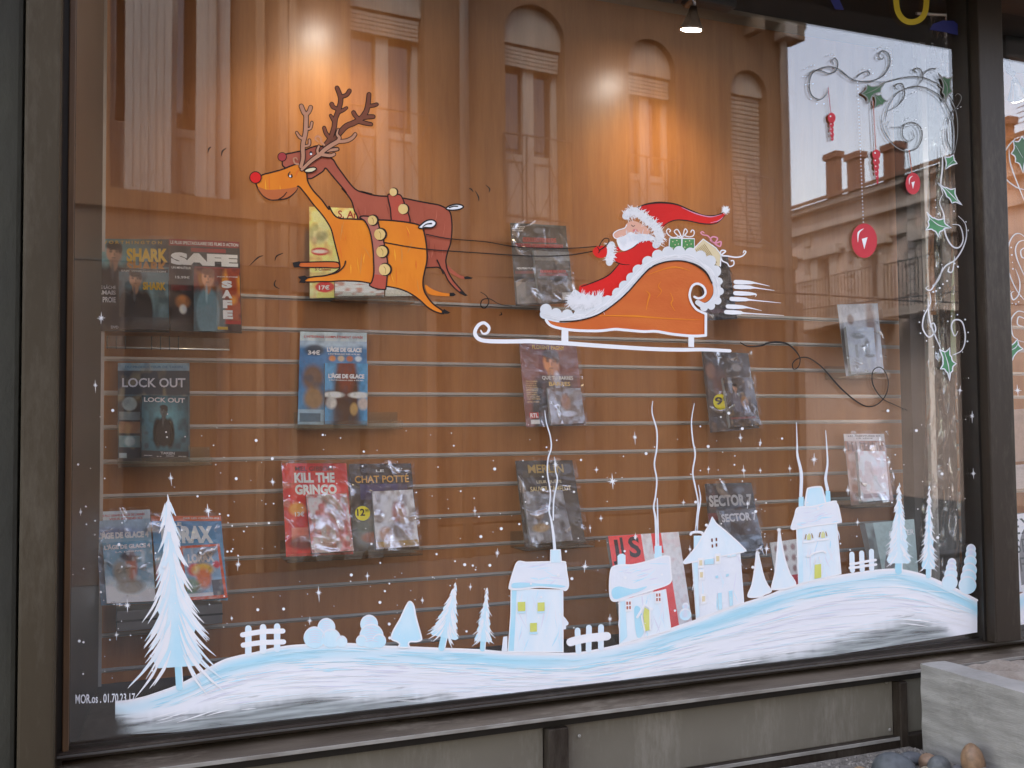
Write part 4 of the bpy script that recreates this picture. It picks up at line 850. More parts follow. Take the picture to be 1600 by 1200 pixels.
fence('painted white fence between the tower house and the firs', [F(1340, 740, 4.446, -50,628,0,622,60,610,125,600), F(1340, 740, 4.446, -55,655,0,650,60,640,128,632)], [F(1340, 740, 4.446, -40,560,-36,672), F(1340, 740, 4.446, 28,552,32,668), F(1340, 740, 4.446, 96,540,98,662)], 4, 8)
def bush(label, circ, blue=()):
    t = thing('painted_bush', label, 'window painting', 'snowy bushes painted on the glass')
    o = join('crown', [disc(c[:2], c[2], 4+.02*i) for i, c in enumerate(circ)], ICE, t)
    join('snow_edge', [rib([(c[0]+(c[2]-1)*math.cos(a), c[1]+(c[2]-1)*math.sin(a)) for a in np.linspace(math.pi*1.0, math.pi*2.0, 12)], [1, 3.0, 1], 4.8+.02*i) for i, c in enumerate(circ)], WHITE, t)
    for i, c in enumerate(circ[:2]): join('shade', [rib([(c[0]-c[2]*.6, c[1]+c[2]*.1*k), (c[0], c[1]+c[2]*(.1*k-.12)), (c[0]+c[2]*.6, c[1]+c[2]*.1*k)], [.3, 1.6, .3], 4.4+.02*k+.1*i) for k in range(-5, 6, 2)], LAV, t)
    return t
K4 = lambda *q: F(400, 900, 4, *q)[0]
bush('painted wide snowy bush of three lobes, right of the left fence', [(*K4(440, 320), 14), (*K4(365, 385), 17), (*K4(470, 390), 15), (*K4(535, 410), 9)])
bush('painted tall snowy bush of two lobes beside the arrow-shaped tree', [(*K4(707, 300), 14), (*K4(722, 375), 19), (*K4(770, 405), 11), (*K4(660, 405), 9)])
bush('small round painted snow bush beside the pointed-roof house', [(*E4(1378, 582)[0], 5.4), (*E4(1375, 640)[0], 9.4)])
G = lambda *q: F(1340, 740, 4.446, *q)
bush('painted stacked snow bush, the shorter one right of the last fir', [(*G(655, 620)[0], 7), (*G(651, 655)[0], 8.5), (*G(648, 700)[0], 10.5), (*G(640, 755)[0], 12.5)])
bush('painted tall stacked snow bush touching the mullion', [(*G(788, 524)[0], 7.5), (*G(787, 560)[0], 8.5), (*G(783, 610)[0], 10), (*G(778, 670)[0], 11.5), (*G(770, 720)[0], 12.5), (*G(763, 775)[0], 14)])
def tree(label, tip, base, halfw, seed, nst=130, trunk=None, fan=1.0, L0=.28, fk=.82, cat='snowy firs painted on the glass'):
    t = thing('painted_fir', label, 'window painting', cat); rg = random.Random(seed); tip = np.array(tip); base = np.array(base); ax = base-tip; H = np.hypot(*ax); ax = ax/H; nx = np.array((ax[1], -ax[0]))
    if trunk: 
        tk = stroke('trunk', [tuple(base-ax*H*.14), tuple(base+ax*trunk[0])], trunk[1], CYAN, t, 4, smooth=False); stroke('trunk_edge', [tuple(base-ax*H*.05+nx*trunk[1]*.5), tuple(base+ax*trunk[0]+nx*trunk[1]*.5)], 1.4, PURE, t, 4.5, smooth=False)
    prof = lambda s: halfw*(s**.95)*(.72+.28*((s*6.3) % 1))
    L = [tip]+[tip+ax*H*s-nx*prof(s)*fk for s in np.linspace(.06, .97, 22)]; Rr = [tip+ax*H*s+nx*prof(s)*fk for s in np.linspace(.97, .06, 22)]
    fill('crown', [tuple(p) for p in L+Rr], ICE, t, 5, smooth=False)
    W1 = []; W2 = []
    for k in range(nst):
        s = (k+.5)/nst; s = .03+.95*s**.8; side = -1 if k % 2 else 1; r = rg.random(); q = prof(s)
        p0 = tip+ax*H*(s-.10*rg.random()-.05)+nx*side*q*(.10+.35*r); ln = H*L0*(.35+.65*s)*(.6+.5*rg.random())
        a = (.22+.50*(.3+.7*r)*fan)*(.45+.75*s); d = ax*math.cos(a)+nx*side*math.sin(a)
        p2 = p0+d*ln; p1 = (p0+p2)/2-nx*side*ln*.04+ax*ln*.03
        (W1 if rg.random() < .72 else W2).append(rib([tuple(p0), tuple(p1), tuple(p2)], [.8, max(1.5, halfw*.065), .4], 5.5+.006*k))
    join('snow_stroke', W1, PURE, t, kind='stuff'); join('snow_stroke', W2, SNOWB, t, kind='stuff')
    stroke('tip_line', [tuple(tip-ax*3), tuple(tip+ax*H*.16)], [1.5, max(2.5, halfw*.1)], PURE, t, 6)
    return t
tree('large painted snowy fir at the left, with long hanging branches and a tall thin tip', (262, 786), (279, 1050), 66, 31, 120, (24, 11), .85, .33, .66)
tree('middle painted fir with ragged snowy branches, between the arrow-shaped tree and the narrow fir', K4(1245, 60), K4(1172, 395), 31, 32, 90, (14, 10), 1.0, .3)
tree('narrow painted fir directly left of the flat-roofed house', K4(1443, 95), K4(1418, 420), 19, 33, 70, (9, 8), 1.0, .26)
tree('painted snowy fir left of the dark corner post, the wider of the last two', G(288, 100)[0], G(285, 640)[0], 26, 34, 130, (8, 11), 1.1, .16)
tree('slim painted snowy fir in front of the hanging plastic sheet', G(498, 130)[0], G(492, 680)[0], 15, 35, 100, (7, 8), 1.1, .15)
def solid_tree(label, pts, m=ICE, star=None):
    t = thing('painted_fir', label, 'window painting', 'snowy firs painted on the glass'); o = fill('crown', pts, m, t, 5); join('snow_edge', [rib(pts, 2.4, 5.8, closed=True)], PURE, t)
    if star: join('star', [rib([(star[0]-4*math.cos(a), star[1]-4*math.sin(a)), (star[0]+4*math.cos(a), star[1]+4*math.sin(a))], [.4, 2, .4], 6.5, smooth=False) for a in (0, .8, 1.57, 2.4)]+[disc(star, 2.6, 6.4)], PURE, t)
    return t
solid_tree('smooth painted tree shaped like an arrowhead on a short trunk', F(400, 900, 4, 960,160,985,185,1000,260,1033,380,1030,400,1005,410,965,410,952,425,955,445,895,445,898,425,882,410,855,400,845,385,860,340,900,270,935,195))
solid_tree('smooth painted cone tree at the right foot of the pointed-roof house', H5(665,605,678,650,690,700,715,800,745,870,775,918,720,945,690,962,610,965,595,945,625,870,645,760,655,670), SNOWB)
solid_tree('taller smooth painted cone tree with a star on top, left of the tower house', H5(838,450,855,540,880,660,920,780,965,862,900,895,800,905,780,888,805,780,820,640,830,520), SNOWB, H5(836,440)[0])

# ---- falling snow
rg = random.Random(77); dots = []
xs = 0
while len(dots) < 340:
    x = rg.uniform(112, 1518); y = rg.uniform(600, 1060)
    if x < 420: lim = 620
    else: lim = 640
    if y < lim+rg.random()**2*120 or y > ip(HT, max(180, x))-6: continue
    dots.append(disc((x, y), rg.choice((.7, .8, .9, 1.1, 1.2, 1.4, 1.8, 2.4)) if rg.random() < .8 else .7, 9, n=9))
join('painted_snow_dots', dots, PURE, None, kind='stuff', label='fine painted white snow dots scattered over the lower half of the large pane', category='snow dots')
flakes = [(149,602,8,'near the left reveal, highest of the left flakes'),(158,497,11,'bright one on the shark film pack edge'),(199,946,11,'with a long tail under the left film packs'),(182,992,7,''),(325,798,12,''),(126,800,6,''),(267,747,8,''),(372,882,9,''),(426,753,8,'left of the red pack'),(498,926,10,''),(484,970,8,''),(362,966,5,''),(574,900,7,''),(660,938,6,''),(735,917,6,''),(742,798,6,''),(777,864,8,''),(957,752,14,'largest, middle of the pane'),(992,683,8,''),(932,734,6,''),(1157,684,7,''),(1162,735,8,''),(1188,692,6,''),(1188,735,5,''),(1107,733,6,''),(1068,785,6,''),(939,810,6,''),(922,825,5,''),(993,838,7,''),(914,885,11,''),(1198,857,10,'left of the starred cone tree'),(1272,718,10,''),(1342,704,9,''),(1389,722,7,''),(1325,766,8,''),(1340,816,7,''),(1234,732,6,''),(1168,787,7,''),(1500,610,7,''),(1519,650,9,''),(1521,740,8,''),(1320,703,6,''),(953,967,8,''),(1590,610,10,'in the next pane'),(868,726,10,''),(1078,858,6,'')]
marks = [(240, 640, 'the LOCK OUT pack'), (210, 860, 'the leftmost bottom pack'), (265, 950, 'the large painted fir'), (495, 795, 'the KILL THE GRINGO pack'), (600, 790, 'the CHAT POTTÉ pack'), (410, 1000, 'the left painted fence'), (505, 985, 'the wide painted bush'), (580, 985, 'the tall two-lobed bush'), (635, 975, 'the arrowhead tree'), (700, 960, 'the middle painted fir'), (760, 970, 'the narrow painted fir'), (838, 940, 'the flat-roofed painted house'), (860, 790, 'the MERLIN pack'), (865, 600, 'the music pack'), (1005, 930, 'the slanting-roofed painted house'), (1025, 720, 'the middle smoke trail'), (1085, 720, 'the pointed-roof smoke trail'), (1115, 890, 'the pointed-roof painted house'), (1145, 610, 'the yellow sticker pack'), (1150, 815, 'the SECTOR 7 pack'), (1220, 880, 'the starred cone tree'), (1275, 840, 'the painted tower house'), (1245, 700, 'the left tower smoke trail'), (1292, 720, 'the right tower smoke trail'), (1355, 735, 'the pink wrapped pack'), (1345, 530, 'the silver white pack'), (1405, 840, 'the wider right fir'), (1450, 840, 'the slim right fir'), (1480, 580, 'the lowest holly leaf'), (1535, 700, 'the dark mullion'), (115, 640, 'the left reveal')]
used = set()
def flake_label(x, y, r):
    for (mx, my, nm) in sorted(marks, key=lambda m: (m[0]-x)**2+(m[1]-y)**2):
        dx, dy = x-mx, y-my; a = math.degrees(math.atan2(-dy, dx)) % 360
        d = ('right of', 'above and right of', 'above', 'above and left of', 'left of', 'below and left of', 'below', 'below and right of')[int(((a+22.5) % 360)//45)]
        if (d, nm) not in used: used.add((d, nm)); return '%s painted white star snowflake just %s %s' % ('small' if r < 7.5 else 'medium-sized' if r < 9.5 else 'large', d, nm)
for i, (x, y, r, note) in enumerate(flakes):
    g = [disc((x, y), max(1, r*.16), 10, n=8)]
    for k in range(4):
        a = math.pi*k/4+rg.uniform(-.12, .12); q = r*(1 if k == 2 else .55 if k == 0 else .45)*rg.uniform(.8, 1.1)
        g.append(rib([(x-q*math.cos(a), y-q*math.sin(a)), (x, y), (x+q*math.cos(a)*(1.4 if k == 2 and i % 3 == 0 else 1), y+q*math.sin(a)*(1.4 if k == 2 and i % 3 == 0 else 1))], [.3, max(1.1, r*.17), .3], 10+.02*k, smooth=False))
    lab = flake_label(x, y, r)
    join('painted_snowflake', g, PURE, None, label=lab, category='snowflake', group='star snowflakes painted on the glass')

# ---- garland of scrolls, holly and baubles
K = lambda *q: F(1240, 40, 4, *q)
Mq = lambda *q: F(1420, 220, 3, *q)
def scrolls(label, paths, w, mat, dark=None):
    t = thing('painted_garland', label, 'window painting', 'scroll garlands painted on the glass')
    for p in paths:
        o = stroke('scroll', p, w, mat, t, 6)
        if dark: stroke('scroll_edge', [(x+w[1]*.5, y-w[1]*.25) for x, y in p], [.3, .9, .9, .3], dark, o, 6.6)
    return t
upper = [K(215,385,205,430,165,462,115,440,95,380,110,310,160,270,230,258,290,280,340,320,380,345,430,350), K(85,330,110,285,160,280,220,300,260,285,275,235,255,205,238,222,248,240), K(290,285,370,338,450,350,520,335,570,300,600,240,592,180,555,158,530,185,548,212,562,195), K(380,338,420,300,460,285,472,308,445,320), K(440,345,560,352,680,325,780,320,860,345,930,390,990,470,1020,560,1025,680,1005,800), K(570,600,590,510,640,430,710,390,780,380,860,405,930,460,975,540,1000,620,1005,720,1000,800), K(545,560,560,650,610,730,660,770,720,785,775,760,802,690,785,630,730,605,685,630,680,690,715,725,752,700,740,655), K(770,380,805,330,795,280,765,265,752,285,772,295), K(805,310,850,272,900,270), K(580,540,650,500,690,440,680,370,645,365,630,385,650,400), K(575,640,600,590), K(580,640,600,690), K(960,620,980,560,1030,500,1050,450,1030,425,1010,440), K(955,640,960,720,985,780), K(605,637,720,632)]
scrolls('thin grey scroll garland painted over the mirrored sky, top right of the large pane', upper, [.6, 1.7, 1.9, 1.7, .6], GREYL, BLACK)
lower = [Mq(160,250,145,290,165,350,170,430,200,490,235,500,255,460,240,400,205,392), Mq(232,352,265,390,270,450,250,510,215,560,170,590,130,660,102,700,80,692,92,680), Mq(215,540,205,610,185,612,190,590), Mq(160,590,140,650,110,682), Mq(98,710,102,760,72,820,66,880,95,920,125,890,117,855,100,868,112,882), Mq(90,740,100,850,150,975), Mq(205,1005,250,980,265,920,250,850,215,840,200,870,215,915,230,892), Mq(155,20,158,120,150,200,160,250)]
scrolls('white scroll garland painted down the right edge of the large pane', lower, [.7, 2.1, 2.3, 2.1, .7], LGREY)
scrolls('white scroll garland painted in the next pane, right of the mullion', [Mq(540,745,500,690,466,600,466,500,490,445,520,435,548,455), Mq(545,640,510,560,500,510,515,475,545,465), Mq(545,500,525,515,530,545,548,550), Mq(500,600,520,660,515,720,490,745,480,715,495,705), Mq(545,805,510,800,480,840,487,910,510,930), Mq(545,835,515,825,510,860,535,870), Mq(510,935,545,945), Mq(440,100,450,170,500,215,545,230), Mq(470,40,480,120,545,290), Mq(445,60,470,20,500,-10)], [.6, 1.9, 2.1, 1.9, .6], LGREY)
dd = [disc(p, r, 7, n=8) for p in Mq(72,797,50,850,55,902,83,938,115,966,128,996,183,846,200,822,228,815,264,838,278,898,275,940,252,990,180,657,215,575,230,590,160,672,145,690,128,704,115,708,268,380,280,420,125,278,127,312,138,343,155,580,212,330,480,500,483,535,486,570,488,600,475,705,470,730,485,762,502,765,515,755,525,728,280,1112,240,1165,435,25) for r in (rg.uniform(.8, 1.6),)]
dd += [rib([p, (p[0]+2.4, p[1]-.7)], 1, 7, smooth=False) for p in K(65,270,80,268,105,250,125,248,55,320,70,320,70,370,90,365,115,365,105,460,140,490,185,490,205,188,220,185,235,180,250,195,410,285,435,270,470,275,490,300,510,150,530,140,545,130,580,140,600,175,610,210,610,250,595,290,570,315,515,200,545,205,840,300,860,290,885,285,890,270,740,420,760,415,790,400,700,415,695,455,670,505,650,535,620,545,675,600,700,590,720,575,760,590,795,650,820,640,820,710,915,700,920,650,945,590,1040,510,1020,520)]
join('painted_garland_dots', dd, WHITE, None, kind='stuff', label='small painted white dots and dashes following the scroll garlands', category='paint dots')
def leaf(label, pts, m, edge, vein):
    o = fill('painted_holly_leaf', pts, m, None, 9, smooth=False, label=label, category='window painting', group='holly leaves painted on the glass')
    join('leaf_edge', [rib(pts+[pts[0]], 1.9, 10, smooth=False)], edge, o); join('vein', [rib(vein, [.5, 1.4, .4], 10.4)], edge, o)
def spiky(pts):
    """concave edges between the leaf tips"""
    c = np.mean(pts, 0); out = []
    for i, p in enumerate(pts):
        q = pts[(i+1) % len(pts)]; out.append(p)
        for t in (.25, .5, .75):
            m = np.array(p)*(1-t)+np.array(q)*t; m = m+(c-m)*.22*math.sin(math.pi*t); out.append(tuple(m))
    return out
leaf('upper left painted holly leaf under the sky scrolls, pointing right', spiky(K(425,425,460,368,520,378,578,352,545,415,490,440,470,492)), HOLLYD, GREYL, K(440,430,510,400,560,365))
leaf('small painted holly leaf hanging under the upper left leaf', spiky(K(503,425,545,430,585,472,560,495,508,515)), HOLLYD, GREYL, K(515,440,550,480))
leaf('tall painted holly leaf at the right end of the sky scrolls', spiky(K(905,300,940,318,992,320,980,370,992,412,950,482,930,420,935,360)), HOLLYD, GREYL, K(920,315,960,380,952,465))
leaf('painted holly leaf just under the mirrored sky near the mullion', spiky(K(945,822,1000,808,1022,862,950,897)), HOLLY, WHITE, K(960,880,1010,830))
leaf('painted holly leaf on the roof line, pointing down to the mullion', spiky(K(903,985,955,1012,1010,1018,1022,1080,1055,1122,990,1110,958,1068)), HOLLY, WHITE, K(930,1000,990,1060,1030,1105))
leaf('large bright painted holly leaf left of the round scroll', spiky(Mq(85,335,120,362,165,365,200,408,160,420,140,452,115,420,80,418,90,378)), HOLLY, WHITE, Mq(95,360,140,395,190,408))
leaf('long painted holly leaf hanging at the foot of the garland', spiky(Mq(145,978,192,970,200,1012,222,1045,205,1080,192,1126,175,1082,148,1070,160,1030)), HOLLY, WHITE, Mq(165,985,185,1050,192,1110))
leaf('lower painted holly leaf in the next pane', spiky(Mq(458,965,510,930,535,975,500,1000,482,1040,474,990)), HOLLY, WHITE, Mq(470,985,500,970,515,945))
leaf('upper painted holly leaf in the next pane beside the mullion top', spiky(Mq(480,60,490,0,530,-20,600,0,560,80,535,150,500,100)), HOLLYD, WHITE, Mq(500,20,535,80))
def drop(label, balls, string, dots=False):
    t = thing('painted_bauble', label, 'window painting', 'red baubles painted on the glass')
    if dots: join('bead_string', [disc((string[0][0]+(string[1][0]-string[0][0])*k/40, string[0][1]+(string[1][1]-string[0][1])*k/40), 1.0, 8, n=8) for k in range(41)], PINKR if dots == 1 else WHITE, t, kind='stuff')
    else: stroke('string', list(string), 1.1, BAUBD, t, 8, smooth=False)
    for (x, y, rx, ry) in balls:
        o = join('ball', [disc((x, y), rx, 9, ry)], BAUB, t); join('glint', [rib([(x-rx*.5, y+ry*.1), (x-rx*.45, y-ry*.45), (x-rx*.05, y-ry*.7)], [.3, rx*.16, .3], 10), fill_geo([(x-rx*.2, y-ry*.1), (x+rx*.25, y-ry*.2), (x, y+ry*.5)], 10, False)] if rx > 8 else [disc((x-rx*.3, y-ry*.3), rx*.22, 10, n=8)], PURE, o)
kp = lambda x, y: K(x, y)[0]
drop('painted red bead pendant of shrinking balls, leftmost, hanging under the sky scroll', [(*kp(238, 577), 6.2, 8.4), (*kp(238, 620), 3.8, 4), (*kp(238, 652), 3.4, 4), (*kp(241, 682), 3, 4), (*kp(242, 708), 2.2, 3)], (kp(215, 385), kp(233, 545)))
drop('painted red bead pendant of shrinking balls in front of the largest mirrored chimney', [(*kp(517, 805), 6.4, 7.5), (*kp(517, 850), 5.4, 6), (*kp(518, 885), 4.4, 5), (*kp(520, 918), 3.4, 5), (*kp(522, 948), 2.4, 4), (*kp(524, 975), 1.5, 4)], (kp(497, 470), kp(514, 780)), 1)
drop('large painted red bauble with a white glint on a long beaded string', [(1350.5, 376, 20, 27)], ((1340, 128), (1349, 347)), 2)
drop('smaller painted red bauble on a short string, upper right', [(*kp(746, 987), 11.5, 17)], (kp(722, 782), kp(740, 925)), 1)

# ---- lettering on the glass
def flat_text(s, bold=0.0):
    c = bpy.data.curves.new('lettering', 'FONT'); c.body = s; c.size = 1; c.offset = bold; c.resolution_u = 3
    o = bpy.data.objects.new('lettering', c); COL.objects.link(o); dg = bpy.context.evaluated_depsgraph_get(); dg.update()
    me = o.evaluated_get(dg).to_mesh(); V = np.array([v.co[:] for v in me.vertices]) if len(me.vertices) else np.zeros((0, 3)); Fc = [tuple(p.vertices) for p in me.polygons]
    o.evaluated_get(dg).to_mesh_clear(); bpy.data.objects.remove(o); bpy.data.curves.remove(c)
    if len(V):
        V = V[:, :2]-V[:, :2].min(0); V = V/np.maximum(V.max(0), 1e-6); V[:, 1] = 1-V[:, 1]
    return V, Fc
def glass_text(name, s, quad, mat, l, bold=.01, **k):
    V, Fc = flat_text(s, bold); TL, TR, BR, BL = [np.array(q, float) for q in quad]
    P = [gp((TL*(1-u)+TR*u)*(1-v)+(BL*(1-u)+BR*u)*v, l) for u, v in V]; return mesh(name, P, Fc, mat, None, **k)
glass_text('painted_signature', 'MOR.os . 01.70.23.17', [(118, 1085), (211, 1083), (211, 1096), (118, 1100)], WHITE, 5, .012, label='small painted white signature and number in the lower left corner', category='signature')
def vinyl(label, paths, mat, fills=()):
    return join('vinyl_letter', [rib(p, w, 6) for p, w in paths]+[fill_geo(q, 6, False) for q in fills], mat, None, label=label, category='lettering', group='vinyl letters along the top of the glass')
vinyl('blue leg of a vinyl letter at the top edge, leftmost', [], VBLU, [F(1200, 0, 4, 370,-40,430,-40,475,62,420,58)])
vinyl('yellow vinyl letter U at the top edge of the glass', [(F(1200, 0, 4, 800,-160,800,-10,815,80,860,130,920,135,970,100,990,20,988,-160), 9)], VYEL)
vinyl('blue vinyl letter foot beside the mullion, right of the yellow U', [], VBLU, [F(1200, 0, 4, 1010,185,1030,150,1090,128,1160,130,1185,150,1187,220,1100,200)])
# ================================================================== film packs on the boards
class Cover:
    """small colour field that becomes the print on a card"""
    def __init__(s, w, h, c): w *= 2; h *= 2; s.w, s.h = w, h; s.a = np.ones((h, w, 3))*np.array(lin(c)); s.V, s.U = np.mgrid[0:1:h*1j, 0:1:w*1j]; s.rg = np.random.default_rng(w*h+sum(c))
    def mix(s, m, c): m = np.clip(m, 0, 1)[..., None]; s.a = s.a*(1-m)+np.array(lin(c))*m; return s
    def rect(s, u0, v0, u1, v1, c, k=1): return s.mix(((s.U >= u0)&(s.U <= u1)&(s.V >= v0)&(s.V <= v1))*k, c)
    def ell(s, u, v, ru, rv, c, k=1, soft=.25): d = np.sqrt(((s.U-u)/ru)**2+((s.V-v)/rv)**2); return s.mix((1-np.clip((d-1+soft)/(soft*2+1e-6), 0, 1))*k, c)
    def grad(s, v0, v1, c, k=1): return s.mix(np.clip((s.V-v0)/(v1-v0), 0, 1)*k, c)
    def noise(s, n, c, k=.6, thr=.5):
        g = s.rg.random((n+2, n+2)); x = s.U*n; y = s.V*n; i = x.astype(int); j = y.astype(int); fx = x-i; fy = y-j; fx = fx*fx*(3-2*fx); fy = fy*fy*(3-2*fy)
        q = (g[j, i]*(1-fx)+g[j, i+1]*fx)*(1-fy)+(g[j+1, i]*(1-fx)+g[j+1, i+1]*fx)*fy
        return s.mix(np.clip((q-thr)*3, 0, 1)*k, c)
    def lines(s, u0, v0, u1, v1, n, c, k=.7):
        for i in range(n):
            v = v0+(v1-v0)*(i+.5)/n; m = (abs(s.V-v) < (v1-v0)/n*.32)&(s.U > u0)&(s.U < u1-(s.rg.random()*.2*(u1-u0)))
            s.mix(m*(s.rg.random((s.h, s.w))*.8+.2)*k, c)
        return s
    def figure(s, u, v, sc, coat, skin=(190, 140, 110), hair=(40, 28, 22)):
        dk = tuple(int(x*.55) for x in skin); md = tuple(int(x*.8) for x in skin); ck = tuple(max(0, int(x*.7)) for x in coat)
        s.ell(u-.16*sc, v+.44*sc, .13*sc, .30*sc, ck, 1, .15).ell(u+.16*sc, v+.44*sc, .13*sc, .30*sc, ck, 1, .15).ell(u, v+.42*sc, .19*sc, .30*sc, coat, 1, .1)
        s.ell(u, v+.1*sc, .055*sc, .10*sc, md, 1, .15).ell(u, v, .10*sc, .105*sc, skin, 1, .12).ell(u+.055*sc, v+.01*sc, .05*sc, .09*sc, md, .8, .4)
        s.ell(u, v-.075*sc, .105*sc, .045*sc, hair, 1, .2).ell(u+.085*sc, v-.04*sc, .03*sc, .05*sc, hair, .9, .3)
        for k in (-1, 1): s.ell(u+k*.040*sc, v-.012*sc, .022*sc, .013*sc, dk, 1, .4).ell(u+k*.038*sc, v-.03*sc, .024*sc, .006*sc, hair, .9, .4)
        s.ell(u+.008*sc, v+.018*sc, .010*sc, .022*sc, dk, .6, .4).ell(u, v+.055*sc, .028*sc, .008*sc, dk, .9, .4).ell(u, v+.085*sc, .05*sc, .025*sc, md, .8, .4)
        s.ell(u-.02*sc, v+.2*sc, .02*sc, .1*sc, tuple(min(255, x+50) for x in coat), .8, .4); return s
M_PRINT = vcol('printed card', .38, coat=.15); M_PRINTG = vcol('glossy print', .22, coat=.5)
M_CARD = pm('grey card edge', (.30, .30, .30), (.24, .24, .24), 8, rough=.6)
M_CASE = pm('clear case edge', (.35, .37, .38), rough=.15, spec=.8)
M_FILM = film('cellophane', .42, .14, 9, .7, patch=9, lo=.56, hi=.66); M_FILM2 = film('loose cellophane', .62, .2, 8, .7, patch=8, lo=.40, hi=.62); M_FILM0 = film('flat sleeve', .08, .06, 4, .25, patch=4)
M_ACR = glassmat('clear acrylic', boost=1.6, tint=(.93, .95, .94), base=.06)
TXT = {}
def tmat(c):
    k = 'ink %d %d %d' % c
    if k not in TXT: TXT[k] = pm(k, tuple(min(.9, x*1.35) for x in lin(c)), rough=.4)
    return TXT[k]
class Quad:
    """a flat card in space through four photograph points at given depths"""
    def __init__(s, q, yt, yb):
        s.TL, s.TR = at(*q[0], yt), at(*q[1], yt); s.BR, s.BL = at(*q[2], yb), at(*q[3], yb)
        s.n = (s.TR-s.TL).cross(s.TL-s.BL).normalized()
        if s.n.y > 0: s.n = -s.n
    def p(s, u, v, o=0): return (s.TL*(1-u)+s.TR*u)*(1-v)+(s.BL*(1-u)+s.BR*u)*v+s.n*o
def slab(name, Q, t0, t1, mat, parent, e=0):
    P = [Q.p(-e, 1+e, t0), Q.p(1+e, 1+e, t0), Q.p(1+e, -e, t0), Q.p(-e, -e, t0), Q.p(-e, 1+e, t1), Q.p(1+e, 1+e, t1), Q.p(1+e, -e, t1), Q.p(-e, -e, t1)]
    return MB().hexa(P).build(name, mat, parent, bevel=.0008)
def printed(name, Q, o, cov, mat, parent):
    cov.noise(30, (15, 15, 18), .10, .45)
    ink = np.concatenate([np.clip(cov.a*1.5, 0, .9), np.ones((cov.h, cov.w, 1))], 2)
    return grid(name, lambda u, v: Q.p(u, v, o), cov.w-1, cov.h-1, mat, parent, True, ink)
def words(name, Q, o, s, box, c, parent, bold=.02, slant=0):
    V, Fc = flat_text(s, bold); u0, v0, u1, v1 = box
    return mesh(name, [Q.p(u0+(u1-u0)*u+slant*(1-v), v0+(v1-v0)*v, o) for u, v in V], Fc, tmat(c), parent)
def bag(name, Q, o, mat, parent, e=.015, amp=.004, seed=0, u=(0, 1), v=(0, 1), n=26):
    rg = np.random.default_rng(seed); K = rg.random((6, 4))
    def f(a, b):
        uu = u[0]-e+(u[1]-u[0]+2*e)*a; vv = v[0]-e+(v[1]-v[0]+2*e)*b; h = 0
        for k in K: h += math.sin((k[0]-.5)*26*a+(k[1]-.5)*26*b+k[2]*6.28)*(.3+.7*k[3])
        return Q.p(uu, vv, o+amp*h*.35*min(1, 8*min(a, 1-a, b, 1-b)+.05))
    return grid(name, f, n, n, mat, parent, True)
def holder(Q, w0, w1, label):
    """clear ledge the pack stands in, hooked in the groove behind it"""
    b = Q.p(w0, 1.0, 0); c = Q.p(w1, 1.0, 0); z = min(b.z, c.z)-.004; yf = min(b.y, c.y)-.022; m = MB()
    m.box(b.x, c.x, yf, DEP-.002, z-.004, z-.001); m.box(b.x, c.x, yf-.003, yf, z-.004, z+.022); m.box(b.x, c.x, DEP-.0045, DEP-.0018, z-.0009, z+.05)
    m.build('acrylic_ledge', M_ACR, None, label=label, category='display ledge', group='clear acrylic ledges hooked into the boards')
def pack(label, quad, inner, yt, yb, cover, icover, texts, itexts, film_mat=M_FILM, fam=.004, seed=1, case_t=.014, ledge=None, film_case=None, sticker=None, gloss=False):
    t = thing('film_pack', label, 'film pack', 'film packs hung on the slatted boards')
    Q = Quad(quad, yt, yb); slab('backing_card', Q, -.0015, 0, M_CARD, t); printed('card_print', Q, .0006, cover, M_PRINT, t)
    for (s, box, c, *r) in texts: words('lettering', Q, .0011, s, box, c, t, *(r or ()))
    if inner:
        f = lambda q: yt+(yb-yt)*((at(*q, (yt+yb)/2).z-Q.TL.z)/(Q.BL.z-Q.TL.z))-.002
        I = Quad(inner, f(inner[0]), f(inner[3])); cs = slab('film_case', I, .0, case_t, M_CASE, t)
        printed('case_print', I, case_t+.0006, icover, M_PRINTG, cs)
        for (s, box, c, *r) in itexts: words('lettering', I, case_t+.0011, s, box, c, cs, *(r or ()))
        if film_case: bag('case_wrap', I, case_t+.004, film_case, cs, .0, .0035, seed+50)
    if sticker:
        (u, v, r, txt) = sticker; asp = (Q.TR-Q.TL).length/(Q.TL-Q.BL).length
        vs = [Q.p(u+r*math.cos(a), v+r*asp*math.sin(a), .0125 if 0 else .002) for a in np.linspace(0, 2*math.pi, 25)[:-1]]
        st = mesh('price_sticker', vs, [tuple(range(24))], tmat((235, 200, 20)), t)
        words('lettering', Q, .0026, txt[0], (u-r*.75, v-r*.62*asp, u+r*.3, v+r*.35*asp), (20, 18, 10), st, .03); words('lettering', Q, .0026, txt[1], (u+r*.35, v-r*.55*asp, u+r*.8, v-r*.1*asp), (20, 18, 10), st)
    if film_mat: bag('plastic_sleeve', Q, (case_t if inner else 0)+.006, film_mat, t, .02, fam, seed)
    if ledge: holder(Q, ledge[0], ledge[1], ledge[2])
    return t
P4 = lambda *q: F(0, 0, 1, *q)
W_ = (225, 222, 212)
c = Cover(44, 60, (30, 32, 38)).rect(0, 0, 1, .07, (40, 36, 30)).ell(.1, .2, .5, .22, (120, 160, 160), .8, .6).rect(.35, .3, 1, .45, (95, 135, 140), .5).figure(.25, .15, 1.0, (24, 24, 30), (190, 145, 115)).grad(.55, .75, (25, 25, 32), .9)
ci = Cover(40, 56, (60, 95, 108)).grad(.6, 1, (40, 44, 50)).ell(.75, .45, .35, .3, (130, 165, 165), .6, .6).noise(8, (35, 50, 60), .6).figure(.33, .18, 1.2, (26, 27, 33), (190, 145, 115)).rect(0, .0, 1, .06, (22, 24, 30)).rect(.0, .8, 1, 1, (46, 46, 50), .6)
